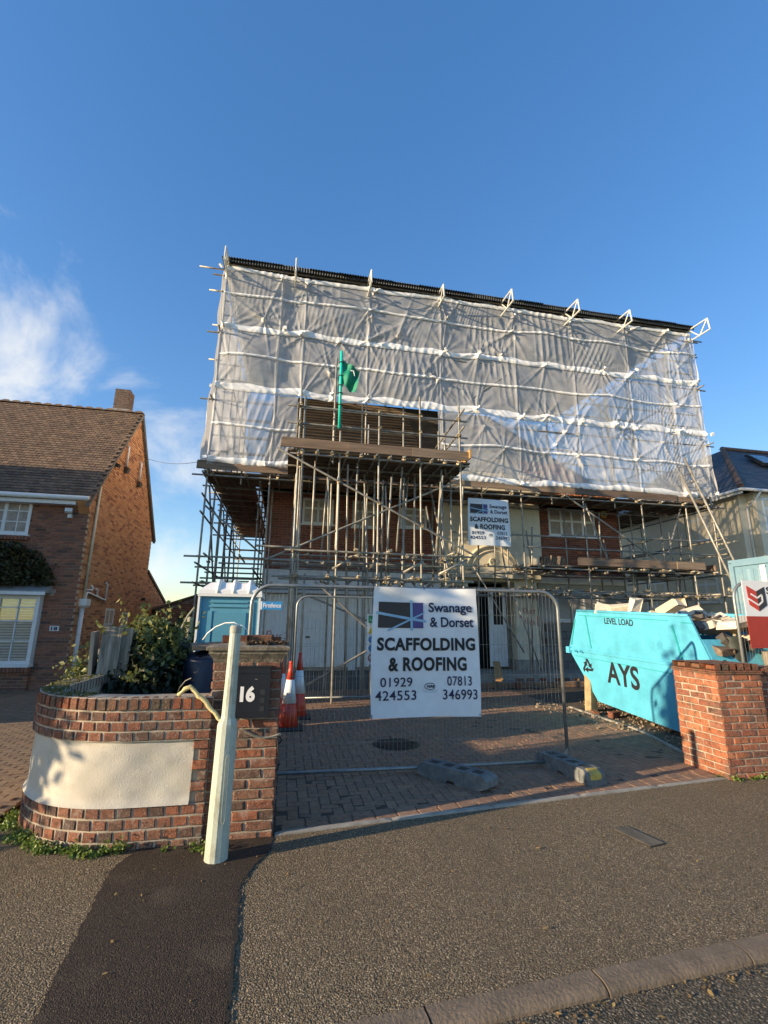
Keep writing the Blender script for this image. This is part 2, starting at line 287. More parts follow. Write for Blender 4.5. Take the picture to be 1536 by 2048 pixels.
class MB:
    def __init__(s): s.v = []; s.f = []
    def add(s, vs, fs):
        k = len(s.v); s.v += [tuple(x) for x in vs]; s.f += [tuple(i+k for i in f) for f in fs]; return s
    def box(s, x0, x1, y0, y1, z0, z1):
        return s.add([(x0,y0,z0),(x1,y0,z0),(x1,y1,z0),(x0,y1,z0),(x0,y0,z1),(x1,y0,z1),(x1,y1,z1),(x0,y1,z1)],
                     [(0,3,2,1),(4,5,6,7),(0,1,5,4),(1,2,6,5),(2,3,7,6),(3,0,4,7)])
    def obox(s, c, size, rot=(0, 0, 0)):
        m = Euler(rot).to_matrix(); c = Vector(c); h = [x/2 for x in size]; vs = []
        for sz in (-1, 1):
            for sx, sy in ((-1,-1),(1,-1),(1,1),(-1,1)): vs.append(c+m@Vector((sx*h[0], sy*h[1], sz*h[2])))
        return s.add(vs, [(0,3,2,1),(4,5,6,7),(0,1,5,4),(1,2,6,5),(2,3,7,6),(3,0,4,7)])
    def tube(s, p0, p1, r, n=8, r1=None, caps=True):
        p0, p1 = Vector(p0), Vector(p1); d = (p1-p0).normalized(); a = d.orthogonal().normalized(); b = d.cross(a); r1 = r if r1 is None else r1
        vs = []
        for p, q in ((p0, r), (p1, r1)):
            for i in range(n):
                t = 2*math.pi*i/n; vs.append(p+(a*math.cos(t)+b*math.sin(t))*q)
        fs = [(i, (i+1) % n, n+(i+1) % n, n+i) for i in range(n)]
        if caps: fs += [tuple(range(n-1, -1, -1)), tuple(range(n, 2*n))]
        return s.add(vs, fs)
    def path(s, pts, r, n=8, closed=False):
        pts = [Vector(p) for p in pts]; L = len(pts); vs = []; ref = None
        for i, p in enumerate(pts):
            d = (pts[min(i+1, L-1)]-pts[max(i-1, 0)]).normalized()
            if ref is None: ref = d.orthogonal().normalized()
            a = (ref-d*ref.dot(d)); a = a.normalized() if a.length > 1e-6 else d.orthogonal().normalized(); ref = a; b = d.cross(a)
            rr = r[i] if isinstance(r, (list, tuple)) else r
            for k in range(n):
                t = 2*math.pi*k/n; vs.append(p+(a*math.cos(t)+b*math.sin(t))*rr)
        fs = []
        for i in range(L-1):
            for k in range(n): fs.append((i*n+k, i*n+(k+1) % n, (i+1)*n+(k+1) % n, (i+1)*n+k))
        fs += [tuple(range(n-1, -1, -1)), tuple(range((L-1)*n, L*n))]
        return s.add(vs, fs)
    def prism(s, poly, vec):
        """poly: 3D points (ordered), extruded along vec"""
        n = len(poly); vec = Vector(vec); a = [Vector(p) for p in poly]
        nrm = Vector((0, 0, 0))
        for i in range(n): nrm += a[i].cross(a[(i+1) % n])
        if nrm.dot(vec) > 0: a = a[::-1]
        vs = a+[p+vec for p in a]
        fs = [tuple(range(n)), tuple(range(2*n-1, n-1, -1))]+[(i, n+i, n+(i+1) % n, (i+1) % n) for i in range(n)]
        return s.add(vs, fs)
    def lathe(s, c, prof, n=24, axis=None):
        vs = []
        for r, z in prof:
            for i in range(n):
                t = 2*math.pi*(i+.5)/n; vs.append((c[0]+r*math.cos(t), c[1]+r*math.sin(t), c[2]+z))
        fs = []
        for j in range(len(prof)-1):
            for i in range(n): fs.append((j*n+i, j*n+(i+1) % n, (j+1)*n+(i+1) % n, (j+1)*n+i))
        fs += [tuple(range(n-1, -1, -1)), tuple(range((len(prof)-1)*n, len(prof)*n))]
        return s.add(vs, fs)
    def build(s, name, mat, parent=None, smooth=False):
        me = bpy.data.meshes.new(name); me.from_pydata(s.v, [], s.f); me.update()
        return link(me, name, mat, parent, smooth)
def box(name, mat, parent, *a): return MB().box(*a).build(name, mat, parent)

def to_px(p):
    d = Vector(p)-Vector((0, 0, CAMH)); z = d.dot(_fw)
    if z < .1: return None
    return 768+F_PX*d.dot(_rc)/z, 1024-F_PX*d.dot(_uc)/z, z
def unit_brick(cx=.03, cz=.07, cy=.05, jit=0.0, seed=0):
    """unit box, front at -Y with a chamfered rim; 12 vertices, 9 quads"""
    rg = random.Random(seed); v = []
    for y, ix, iz in ((.5, .5, .5), (-.5+cy, .5, .5), (-.5, .5-cx, .5-cz)):
        for sx, sz in ((-1, -1), (1, -1), (1, 1), (-1, 1)):
            j = (rg.uniform(-1, 1)*jit, rg.uniform(-1, 1)*jit*1.5) if y < .4 else (0, 0)
            v.append((sx*ix+j[0], y, sz*iz+j[1]))
    f = [(8, 9, 10, 11)]
    for a, b in ((0, 4), (4, 8)):
        for i in range(4): f.append((a+i, a+(i+1) % 4, b+(i+1) % 4, b+i))
    return v, f
def unit_slab(b=.04, bz=.25):
    """unit box with chamfered top rim (top = +Z)"""
    v = []
    for z, i in ((-.5, .5), (.5-bz, .5), (.5, .5-b)):
        for sx, sy in ((-1, -1), (1, -1), (1, 1), (-1, 1)): v.append((sx*i, sy*i, z))
    f = [(8, 9, 10, 11)]
    for a, c in ((0, 4), (4, 8)):
        for i in range(4): f.append((a+i, a+(i+1) % 4, c+(i+1) % 4, c+i))
    return v, f
def pieces(parent, name, mat, items, units, cap=300, restname=None, force_rest=False):
    """items: (loc, euler, scale). The `cap` that show largest become objects sharing mesh data, the rest one joined part."""
    scored = []
    for it in items:
        q = to_px(it[0])
        s = 1e9
        if q and -40 < q[0] < 1576 and -40 < q[1] < 2088: s = q[2]
        scored.append((s, it))
    scored.sort(key=lambda a: a[0])
    near = [] if force_rest else [it for s, it in scored[:cap]]
    rest = [it for s, it in scored[(0 if force_rest else cap):]]
    mes = []
    for v, f in units:
        me = bpy.data.meshes.new(name); me.from_pydata(v, [], f); me.update(); me.materials.append(mat); mes.append(me)
    for i, it in enumerate(near):
        o = bpy.data.objects.new(name, mes[i*7 % len(mes)]); COL.objects.link(o)
        o.location = it[0]; o.rotation_euler = it[1]; o.scale = it[2]; setparent(o, parent)
    if rest:
        V = []; Fc = []; k = 0
        for i, it in enumerate(rest):
            v, f = units[i*7 % len(units)]
            m = np.array(Euler(it[1]).to_matrix()); a = (np.array(v)*np.array(it[2]))@m.T+np.array(it[0])
            V.append(a); Fc += [tuple(x+k for x in q) for q in f]; k += len(v)
        me = bpy.data.meshes.new(restname or name); me.from_pydata(np.concatenate(V).tolist(), [], Fc); me.update()
        o = link(me, restname or (name+'_field'), mat, parent); o['kind'] = 'stuff'
BRK = [unit_brick(.025, .07, .06, .006, i) for i in range(6)]
BRKR = [unit_brick(.06, .12, .10, .032, i+20) for i in range(14)]

def wall_items(P, u, nrm, L, z0, z1, holes=(), clip=None, off=0, bl=.215, bh=.065, bd=.1, jn=.01, proud=.004, bond='stretcher', jit=.0015):
    """bricks on a plane: P origin, u unit direction along, nrm outward; holes in (s0,s1,z0,z1); clip(s,z)->keep"""
    it = []; c = jn+bh; n = int(round((z1-z0)/c)); rz = math.atan2(nrm[0], -nrm[1]); P = Vector(P); u = Vector(u); nr = Vector(nrm)
    for j in range(n):
        z = z0+(j+.5)*c; s = -((j % 2)*(bl+jn)/2+off) % (bl+jn)-(bl+jn)
        while s < L:
            a, b = max(s, 0), min(s+bl, L)
            segs = [(a, b)]
            for (h0, h1, g0, g1) in holes:
                if g0-bh*.4 < z < g1+bh*.4:
                    ns = []
                    for (p, q) in segs:
                        if q <= h0 or p >= h1: ns.append((p, q)); continue
                        if p < h0: ns.append((p, h0-.004))
                        if q > h1: ns.append((h1+.004, q))
                    segs = ns
            for p, q in segs:
                if q-p < .03: continue
                if clip and not (clip(p, z+bh/2) and clip(q, z+bh/2)): continue
                d = nr*(proud-bd/2+random.uniform(-jit, jit)); l = P+u*((p+q)/2)+d
                it.append(((l.x, l.y, z), (0, 0, rz), (q-p, bd, bh)))
            s += bl+jn
    return it
def text(s, name, mat, parent, loc, size, rot=(R(90), 0, 0), xs=1.0, bold=0.0, align='LEFT', thick=.0012, warp=None, spacing=1.0):
    cu = bpy.data.curves.new(name, 'FONT'); cu.body = s; cu.size = size; cu.align_x = align; cu.offset = bold; cu.extrude = thick; cu.space_character = spacing; cu.resolution_u = 4
    ob = bpy.data.objects.new(name, cu); COL.objects.link(ob)
    dg = bpy.context.evaluated_depsgraph_get(); me = bpy.data.meshes.new_from_object(ob.evaluated_get(dg)); bpy.data.objects.remove(ob)
    m = Matrix.Translation(loc)@Euler(rot).to_matrix().to_4x4()@Matrix.Diagonal((xs, 1, 1, 1))
    me.transform(m)
    if warp:
        for v in me.vertices: v.co = warp(v.co)
    me.update(); me.materials.clear(); me.name = name
    return link(me, name, mat, parent)
def text_width(s, size, xs, bold=0, spacing=1.0):
    cu = bpy.data.curves.new('tmp', 'FONT'); cu.body = s; cu.size = size; cu.offset = bold; cu.space_character = spacing; ob = bpy.data.objects.new('tmp', cu); COL.objects.link(ob)
    dg = bpy.context.evaluated_depsgraph_get(); me = bpy.data.meshes.new_from_object(ob.evaluated_get(dg)); bpy.data.objects.remove(ob)
    xs_ = [v.co.x for v in me.vertices]; ys_ = [v.co.y for v in me.vertices]; r = (min(xs_)*xs, max(xs_)*xs, min(ys_), max(ys_)); bpy.data.meshes.remove(me); return r
def fit_text(s, name, mat, parent, x0, x1, z0, z1, y, bold=0.0, warp=None, spacing=1.0):
    """fill the rectangle x0..x1, z0..z1 in a plane facing -Y"""
    r = text_width(s, 1, 1, bold/(z1-z0)*.7 if z1 > z0 else 0, spacing); sz = (z1-z0)/(r[3]-r[2]); xs = (x1-x0)/((r[1]-r[0])*sz)
    return text(s, name, mat, parent, (x0-r[0]*sz*xs, y, z0-r[2]*sz), sz, xs=xs, bold=bold, warp=warp, spacing=spacing)
def leaves(name, mat, parent, pts, size, squash=1.0, seed=1, kind=None, elong=1.7):
    rg = np.random.RandomState(seed); n = len(pts); pts = np.asarray(pts)
    a = rg.normal(size=(n, 3)); a /= np.linalg.norm(a, axis=1)[:, None]; b = rg.normal(size=(n, 3)); b -= a*np.sum(a*b, 1)[:, None]; b /= np.linalg.norm(b, axis=1)[:, None]
    c = np.cross(a, b); s = size*(.6+.8*rg.rand(n))[:, None]
    V = np.stack([pts-a*s*elong*.5, pts+b*s*.5+c*s*.12, pts+a*s*elong*.5, pts-b*s*.5+c*s*.12], 1).reshape(-1, 3)
    Fc = [(4*i, 4*i+1, 4*i+2, 4*i+3) for i in range(n)]
    me = bpy.data.meshes.new(name); me.from_pydata(V.tolist(), [], Fc); me.update()
    o = link(me, name, mat, parent)
    if kind: o['kind'] = kind
    return o

# ================================================================== THE SETTING
def sheet(name, poly, z, mat, kind='structure', parent=None, thick=0.0):
    m = MB()
    if thick: m.prism([(x, y, z-thick) for x, y in poly], (0, 0, thick))
    else: m.add([(x, y, z) for x, y in poly], [tuple(range(len(poly)))])
    o = m.build(name, mat, parent)
    if kind and parent is None: o['kind'] = kind
    return o
kerb_y = lambda x: 2.455+.075*(x-.69)         # back of kerb
edge_y = lambda x: 4.33+.135*max(x, 0)         # drive edge / back of pavement
sheet('ground', [(-400, -400), (400, -400), (400, 900), (-400, 900)], -.16, plain('garden_ground', (.07, .075, .035), .98, var=.4, scale=2, bmp=.6, bscale=20))
sheet('road', [(-60, -9), (60, -9), (60, kerb_y(60)-.12), (-60, kerb_y(-60)-.12)], -.034, asph_road)
pv = [(-60, kerb_y(-60)), (60, kerb_y(60)), (60, 9.0), (8.5, 9.0), (8.5, 5.6), (0, 4.8), (-2.6, 4.8), (-60, 4.8)]
sheet('pavement', pv, 0.0, asph_path)
def ragged(pts, step=.03, amp=.008, seed=1):
    rg = random.Random(seed); o = []
    for (x0, y0), (x1, y1) in zip(pts, pts[1:]+pts[:1]):
        L = math.hypot(x1-x0, y1-y0); n = max(1, int(L/step))
        for i in range(n): o.append((x0+(x1-x0)*i/n+rg.uniform(-amp, amp), y0+(y1-y0)*i/n+rg.uniform(-amp, amp)))
    return o
sheet('pavement_patch', ragged([(-.92, 2.36), (-.155, kerb_y(-.15)+.01), (-.16, 2.7), (-.185, 3.3), (-.20, 3.62), (-.12, 3.86), (-.01, 4.1), (-.01, 4.34), (-.62, 4.34), (-.98, 4.24), (-1.06, 4.0), (-1.05, 3.75), (-1.0, 3.2), (-.95, 2.7)]), .005, asph_patch)
seam = MB(); rgs = random.Random(5); sp_ = [(-.152, 2.47), (-.158, 2.7), (-.182, 3.3), (-.197, 3.62), (-.12, 3.87), (-.005, 4.11)]
pp = []
for (xa, ya), (xb, yb) in zip(sp_[:-1], sp_[1:]):
    for i in range(12): pp.append((xa+(xb-xa)*i/12+rgs.uniform(-.006, .006), ya+(yb-ya)*i/12))
sv = []
for (x, y) in pp: ww = rgs.uniform(.002, .014); sv += [(x-ww, y, .0065), (x+ww, y, .0065)]
seam.add(sv, [(2*i, 2*i+1, 2*i+3, 2*i+2) for i in range(len(pp)-1) if math.hypot(pp[i+1][0]-pp[i][0], pp[i+1][1]-pp[i][1]) < .12]).build('joint_seam', plain('tar_seam', (.02, .016, .012), .9), bpy.data.objects['pavement_patch'])
# kerb: dropped, bull-nosed stones
kerb = empty('kerb', (0, 2.4, 0), kind='structure')
prof = [(0, -.12), (0, 0), (-.07, .0), (-.098, -.008), (-.118, -.024), (-.125, -.05), (-.125, -.12)]
v = []; f = []; n = len(prof)
for x in (-.5, .5):
    for (y, z) in prof: v.append((x, y, z))
f = [tuple(range(n)), tuple(range(2*n-1, n-1, -1))]+[(i, n+i, n+(i+1) % n, (i+1) % n) for i in range(n)]
kme = bpy.data.meshes.new('kerb_stone'); kme.from_pydata(v, [], f); kme.update(); kme.materials.append(kerb_mat)
ang = math.atan(.075)
for i in range(-12, 16):
    x = .69+.87*i+.435
    o = bpy.data.objects.new('kerb_stone', kme); COL.objects.link(o); o.location = (x, kerb_y(x)+random.uniform(-.004, .004), .004+random.uniform(-.003, .003)); o.rotation_euler = (random.uniform(-.01, .01), random.uniform(-.004, .004), ang); o.scale = (.862, 1, 1); setparent(o, kerb)
# driveway: bedding sheet, herringbone pavers, edging
drive = sheet('driveway', [(-1.75, 4.36), (0, 4.36), (4.98, 5.0), (5.22, 5.75), (5.62, 7.2), (5.75, 12.6), (-1.75, 12.6)], .006, joint_sand)
def inside_drive(x, y):
    if x < -1.7 or y > 12.5: return False
    if y < edge_y(x)+.22: return False
    xr = 4.95+(y-5.0)*.33 if y < 5.8 else 5.22+(y-5.8)*.27 if y < 7.2 else 5.6+(y-7.2)*.02
    if x > xr-.02: return False
    if x < .02 and y < 4.95: return False
    if (x-1.58)**2+(y-6.95)**2 < .42**2: return False
    return True
it = []
L_, W_ = .2, .1
hb = set()
for i in range(-30, 70):
    for j in range(40, 130):
        k = (i-j) % 4
        if k == 0: hb.add((i*W_+W_, j*W_+W_/2, 0))       # horizontal block covers (i,j),(i+1,j)
        elif k == 2: hb.add((i*W_+W_/2, j*W_, 1))          # vertical block covers (i,j-1),(i,j)
for (x, y, o_) in sorted(hb):
    yy = y; xx = x
    if not inside_drive(xx, yy): continue
    zt = .012+random.uniform(-.0025, .0025)
    sz = (L_-.007, W_-.007, .03)
    it.append(((xx, yy, zt-.015+.004*math.sin(xx*1.3+yy*.8)), (random.uniform(-.012, .012), random.uniform(-.008, .008), (0 if o_ == 0 else R(90))+random.uniform(-.012, .012)), sz))
# stretcher border along the drive edge, and a ring round the cover
x = .05
while x < 4.85:
    for r_ in (0, 1):
        it.append(((x+.1, edge_y(x+.1)+.06+r_*.104+.02, -.002), (random.uniform(-.01, .01), 0, math.atan(.135)), (.192, .094, .03)))
    x += .2
for k in range(26):
    a = 2*math.pi*k/26; it.append(((1.58+.375*math.cos(a), 6.95+.375*math.sin(a), -.002), (0, 0, a), (.12, .075, .03)))
pieces(drive, 'paver', paver_mat, it, [unit_slab(.03, .2)], 300, 'paver_field')
# concrete edging: along pavement and down the right side of the drive
edg = empty('drive_edging', (2, 4.5, 0), kind='structure')
def edging(pts, wd, h, step, mat=concrete):
    for (a, b) in zip(pts[:-1], pts[1:]):
        a = Vector(a); b = Vector(b); d = b-a; n = max(1, round(d.length/step)); an = math.atan2(d.y, d.x)
        for i in range(n):
            c = a+d*((i+.5)/n); m = MB().obox((0, 0, 0), (1, 1, 1))
            o = EDG.copy(); COL.objects.link(o); o.location = (c.x, c.y, h/2-.03+random.uniform(-.003, .003)); o.rotation_euler = (0, 0, an+random.uniform(-.006, .006)); o.scale = (d.length/n-.008, wd, h+.06); setparent(o, edg)
uv_, uf_ = unit_slab(.06, .12); em = bpy.data.meshes.new('edging_stone'); em.from_pydata(uv_, [], uf_); em.materials.append(concrete)
EDG = bpy.data.objects.new('edging_stone', em)
edging([(.0, 4.335), (4.9, 4.98)], .05, .016, .9)
edging([(5.08, 5.6), (5.24, 5.95), (5.62, 7.2), (5.75, 9.4)], .05, .035, .9)
# bare strip with gravel beside the drive, under the skip
bed = sheet('gravel_bed', [(5.24, 5.7), (9.0, 5.4), (9.0, 12.4), (5.76, 12.4), (5.63, 7.2), (5.25, 5.95)], .004, soil)
rg = np.random.RandomState(3); mb = MB()
for k in range(1500):
    x, y = rg.uniform(5.2, 8.5), rg.uniform(5.75, 10.5)
    if x < 5.3+(y-5.9)*.25: continue
    s = rg.uniform(.012, .04); mb.obox((x, y, .004+s*.3), (s, s*rg.uniform(.6, 1.2), s*.7), tuple(rg.uniform(0, 3, 3)))
for k in range(90):      # crumbs on the drive edge
    x, y = rg.uniform(5.0, 5.7), rg.uniform(7.2, 10.4); s = rg.uniform(.012, .05); mb.obox((x, y, .016+s*.2), (s*1.4, s, s*.6), tuple(rg.uniform(0, 3, 3)))
g = mb.build('gravel', varied('gravel_stone', [(.30, .23, .15), (.20, .15, .10), (.38, .31, .22), (.12, .10, .075)], blotch=.3), None); tag(g, 'loose gravel and rubble crumbs beside the driveway under the skip', 'gravel', kind='stuff')
# the neighbour's block-paved drive on the left
d18 = sheet('neighbour_driveway', [(-16, 4.75), (-2.3, 4.75), (-2.3, 13.4), (-16, 13.4)], .002, joint_sand)
it = []
j = 0; y = 4.8
while y < 13.2:
    x = -8.2-(j % 2)*.1
    while x < -2.35:
        q = to_px((x, y, 0))
        if q and q[0] > -260: it.append(((x, y, -.004+.003*math.sin(x*1.1+y)), (random.uniform(-.01, .01), random.uniform(-.01, .01), random.uniform(-.02, .02)), (.193, .094, .03)))
        x += .2
    y += .1; j += 1
pieces(d18, 'paver', paver18_mat, it, [unit_slab(.03, .2)], 200, 'paver_field')
# front terrace and steps of the house under repair
ter = empty('front_steps', (6, 12.4, 0), kind='structure')
box('step', concrete, ter, 3.9, 11.2, 12.3, 12.62, -.02, .16)
box('step', concrete, ter, 3.9, 11.2, 12.62, 14.2, -.02, .32)
MB().prism([(-.9, 12.5, .0), (-.9, 14.2, .36), (-.9, 14.2, -.05), (-.9, 12.5, -.05)], (4.75, 0, 0)).build('garage_ramp', plain('dark_concrete', (.10, .09, .075), .9, bmp=.5), ter)
it = []
y = 12.3
for j in range(2):
    for i in range(33):
        it.append(((4.02+i*.217, 12.285, .05+j*.075), (0, 0, 0), (.208, .03, .066)))
pieces(ter, 'step_brick', paver_mat, it, BRK, 70)
# ------------------------------------------------------------------ manhole and utility cover
mh = empty('manhole_cover', (1.58, 6.95, .014), 'round cast iron manhole cover set in the block paving', 'manhole cover')
MB().lathe((1.58, 6.95, -.01), [(.33, 0), (.33, .026), (.30, .03), (.0, .03)][:3], 40).build('frame', iron, mh)
mm = MB().lathe((1.58, 6.95, .018), [(.285, 0), (.285, .008)], 40)
for k in range(-5, 6):
    for l in range(-5, 6):
        if (k*k+l*l)*.05**2 < .26**2: mm.obox((1.58+k*.05, 6.95+l*.05, .028), (.03, .018, .006), (0, 0, R(45 if (k+l) % 2 else -45)))
mm.build('lid', iron, mh)
uc_ = empty('utility_cover', (2.86, 3.82, 0), 'small rectangular steel utility cover in the pavement', 'utility cover')
MB().obox((2.86, 3.82, .003), (.15, .34, .012), (0, 0, R(12))).build('lid', plain('utility_steel', (.15, .125, .09), .7, .3, var=.3, bmp=.5), uc_)
MB().obox((2.86, 3.82, .002), (.17, .36, .008), (0, 0, R(12))).build('frame', iron, uc_)

# ================================================================== BOUNDARY WALL, LEFT (curved) AND PILLARS
WZ = -.03
wall = empty('garden_wall', (-1.2, 4.4, WZ), 'curved low brick garden wall with white render panel beside the lamp post', 'wall')
# path of the outer face: straight from the pillar, then a quarter turn to the back
cen = Vector((-1.12, 5.27)); rad = 1.0
def wpath(s):
    """outer face point and outward normal at arc length s from the pillar"""
    s0 = .58
    if s < s0: return Vector((-.54-s, 4.28-.01*(s/s0))), Vector((0, -1))
    a = (s-s0)/rad
    if a < R(90): return cen+Vector((-math.sin(a), -math.cos(a)))*rad, Vector((-math.sin(a), -math.cos(a)))
    e = s-s0-rad*R(90)
    return Vector((cen.x-rad, cen.y+e)), Vector((-1, 0))
WL = .58+R(90)+.95
def course(z, h, bl, off, proud, depth=.1):
    out_ = []; s = -off
    while s < WL:
        a, b = max(0, s), min(WL, s+bl-.01)
        if b-a > .03:
            p, nn = wpath((a+b)/2); c = p+nn*(proud-depth/2)
            out_.append(((c.x, c.y, z+h/2), (random.uniform(-.012, .012), random.uniform(-.01, .01), math.atan2(nn.x, -nn.y)+random.uniform(-.015, .015)), (b-a, depth, h-.010)))
        s += bl
    return out_
it = []
for j in range(4):
    h = .078; z = WZ+j*h
    p, bl = (.022 if j < 4 else 0), .112
    out_ = []; s = -(.05 if j % 2 else 0)
    it += course(z, h, .112, .05 if j % 2 else .0, .022)
zr = WZ+4*.078
zt0 = .735
for j in range(3): it += course(zt0+j*.072, .072, .112, .05 if j % 2 else 0, .03)
for j in range(6):
    h = (zt0-zr)/6; bl_ = .125 if j % 2 else .075
    it.append(((-.54-bl_/2, 4.28-.016+.05, zr+(j+.5)*h), (0, 0, 0), (bl_-.01, .1, h-.011)))
pieces(wall, 'brick', brick_wall, it, BRKR, 300)
it = course(zt0+3*.072, .102, .078, 0, .036, .24)
pieces(wall, 'coping_brick', brick_edge, it, BRKR, 300)
def sweep(z0, z1, out0, out1, inn, name, mat, s1=WL, nseg=60):
    v = []; f = []
    for i in range(nseg+1):
        s = s1*i/nseg; p, nn = wpath(s)
        for (o_, z) in ((out0, z0), (out1, z1), (-inn, z1), (-inn, z0)):
            q = p+nn*o_; v.append((q.x, q.y, z))
    for i in range(nseg):
        for k in range(4): f.append((i*4+k, (i+1)*4+k, (i+1)*4+(k+1) % 4, i*4+(k+1) % 4))
    f += [(3, 2, 1, 0), tuple(nseg*4+k for k in range(4))]
    return MB().add(v, f).build(name, mat, wall)
sweep(WZ-.05, zr, .014, .014, .2, 'mortar_bed', mortar_light)
sweep(zt0, zt0+.315, .022, .02, .2, 'mortar_bed', mortar_light)
def panel():
    v = []; f = []; ns, nz_ = 170, 26
    for i in range(ns+1):
        s = .115+(WL-.115)*i/ns; p, nn = wpath(s)
        for k in range(nz_+1):
            t_ = k/nz_; z = zr+(zt0-zr)*t_; flare = .028*max(0, 1-t_*7)**2
            o_ = .002+flare+.003*math.sin(s*7+t_*4)+.0025*math.sin(s*23+1)*math.sin(t_*11)
            q = p+nn*o_; v.append((q.x, q.y, z))
    for i in range(ns):
        for k in range(nz_): f.append((i*(nz_+1)+k, i*(nz_+1)+k+1, (i+1)*(nz_+1)+k+1, (i+1)*(nz_+1)+k))
    return MB().add(v, [q[::-1] for q in f]).build('render_panel', render_wall, wall, True)
panel()
sweep(zr, zt0, -.01, -.01, .2, 'wall_core', mortar_light)
# moss on the coping
mpts = []
for k in range(900):
    s = random.uniform(1.0, WL); p, nn = wpath(s); q = p-nn*random.uniform(-.01, .19); mpts.append((q.x, q.y, zt0+.216+.098+random.uniform(0, .008)))
leaves('moss', leafmat('moss', [(.10, .10, .025), (.16, .15, .05), (.06, .07, .02)], .9), wall, mpts, .016, seed=5, kind='stuff')

def pillar(name, label, x0, x1, y0, y1, z0, courses, mat=None, bl=.215, extra=None):
    p = empty(name, ((x0+x1)/2, (y0+y1)/2, z0), label, 'pillar')
    it = []
    z1 = z0+courses*.075
    it += wall_items((x0, y0, 0), (1, 0, 0), (0, -1, 0), x1-x0, z0, z1, jit=.004)
    it += wall_items((x1, y0, 0), (0, 1, 0), (1, 0, 0), y1-y0, z0, z1, jit=.004, off=.11)
    it += wall_items((x0, y1, 0), (0, -1, 0), (-1, 0, 0), y1-y0, z0, z1, jit=.004, off=.11)
    it += wall_items((x1, y1, 0), (-1, 0, 0), (0, 1, 0), x1-x0, z0, z1, jit=.004)
    it = [(l, (random.uniform(-.01, .01), e[1], e[2]+random.uniform(-.01, .01)), s) for l, e, s in it]
    pieces(p, 'brick', mat or brick_wall, it, BRKR, 300)
    box('mortar_core', mortar_light, p, x0+.006, x1-.006, y0+.006, y1-.006, z0-.05, z1-.004)
    return p, z1
PX0, PX1, PY0, PY1 = -.565, -.015, 4.30, 4.86
pl, pz = pillar('gate_pillar', 'brick gate pillar with moulded stone cap and black letterbox', PX0, PX1, PY0, PY1, WZ, 18)
def ringcap(levels, cx, cy):
    v = []; f = []
    for (hx, hy, z) in levels:
        for sx, sy in ((-1, -1), (1, -1), (1, 1), (-1, 1)): v.append((cx+sx*hx, cy+sy*hy, z))
    for i in range(len(levels)-1):
        for k in range(4): f.append((i*4+k, i*4+(k+1) % 4, (i+1)*4+(k+1) % 4, (i+1)*4+k))
    f += [(3, 2, 1, 0), tuple(4*(len(levels)-1)+k for k in range(4))]
    return MB().add(v, f)
pcx, pcy = (PX0+PX1)/2, (PY0+PY1)/2
ringcap([(.275, .28, pz-.012), (.285, .29, pz+.02), (.305, .31, pz+.05), (.315, .32, pz+.062), (.315, .32, pz+.085), (.335, .34, pz+.09), (.338, .343, pz+.115), (.325, .33, pz+.123), (.08, .08, pz+.15)], pcx, pcy).build('cap', cap_stone, pl)
capz = pz+.123
# loose bricks left on the cap
def loose(nm, x, y, z, rz, label, mat=None, sz=(.215, .1, .065), rx=0):
    v, f = unit_brick(.03, .08, .06, .02, int(abs(x*977)+abs(rz*31))); m = np.array((Matrix.Translation((x, y, z+sz[2]/2))@Euler((rx, 0, rz)).to_matrix().to_4x4()@Matrix.Diagonal((*sz, 1))))
    a = np.c_[np.array(v), np.ones(len(v))]@m.T
    o = MB().add(a[:, :3].tolist(), f+[(3, 2, 1, 0)]).build(nm, mat or brick_edge, None)
    return tag(o, label, 'brick')
loose('loose_brick', -.44, 4.62, capz+.012, R(4), 'loose brick lying on the pillar cap left of the lamp post top')
loose('loose_brick', -.22, 4.66, capz+.016, R(-3), 'loose brick on the pillar cap beside the fence post foot')
loose('loose_brick', -.105, 4.72, capz+.008, R(14), 'broken pale brick at the right end of the pillar cap', None, (.12, .1, .055))
loose('loose_brick', -.30, 4.80, capz+.012, R(2), 'loose brick at the back of the pillar cap', None, (.2, .1, .06))
mpts = [(random.uniform(-.33, 0.02), random.uniform(4.3, 4.6), capz+.008+random.uniform(0, .02)) for k in range(160)]
lv = leaves('dead_leaves', leafmat('brown_litter', [(.06, .04, .025), (.10, .065, .035), (.04, .03, .02)], .9), None, mpts, .03, seed=8); tag(lv, 'dead brown leaves and twigs littering the pillar cap', 'leaf litter', kind='stuff')
# letterbox
lb = empty('letterbox', (-.235, 4.29, .9), 'black steel letterbox numbered 16 on the brick pillar', 'letterbox')
bx0, bx1, bz0, bz1 = -.362, -.10, .885, 1.275
MB().prism([(bx0, 4.245, bz0), (bx1, 4.245, bz0), (bx1, 4.245, bz1), (bx0, 4.245, bz1)], (0, .05, 0)).build('body', black_paint, lb)
box('front_flap', black_paint, lb, bx0+.004, bx1-.004, 4.238, 4.245, bz1-.045, bz1-.004)
box('hood', black_paint, lb, bx0-.006, bx1+.006, 4.232, 4.297, bz1, bz1+.012)
fit_text('16', 'number', lettering_white, lb, bx0+.03, bx0+.145, bz0+.125, bz0+.245, 4.2435, bold=.008)
for k in range(3): box('window_slot', plain('letterbox_slot', (.035, .037, .045), .25), lb, bx1-.075, bx1-.035, 4.2425, 4.2455, bz0+.05+k*.063, bz0+.09+k*.063)
box('lock', galv, lb, -.222, -.204, 4.2425, 4.246, bz0+.295, bz0+.300)
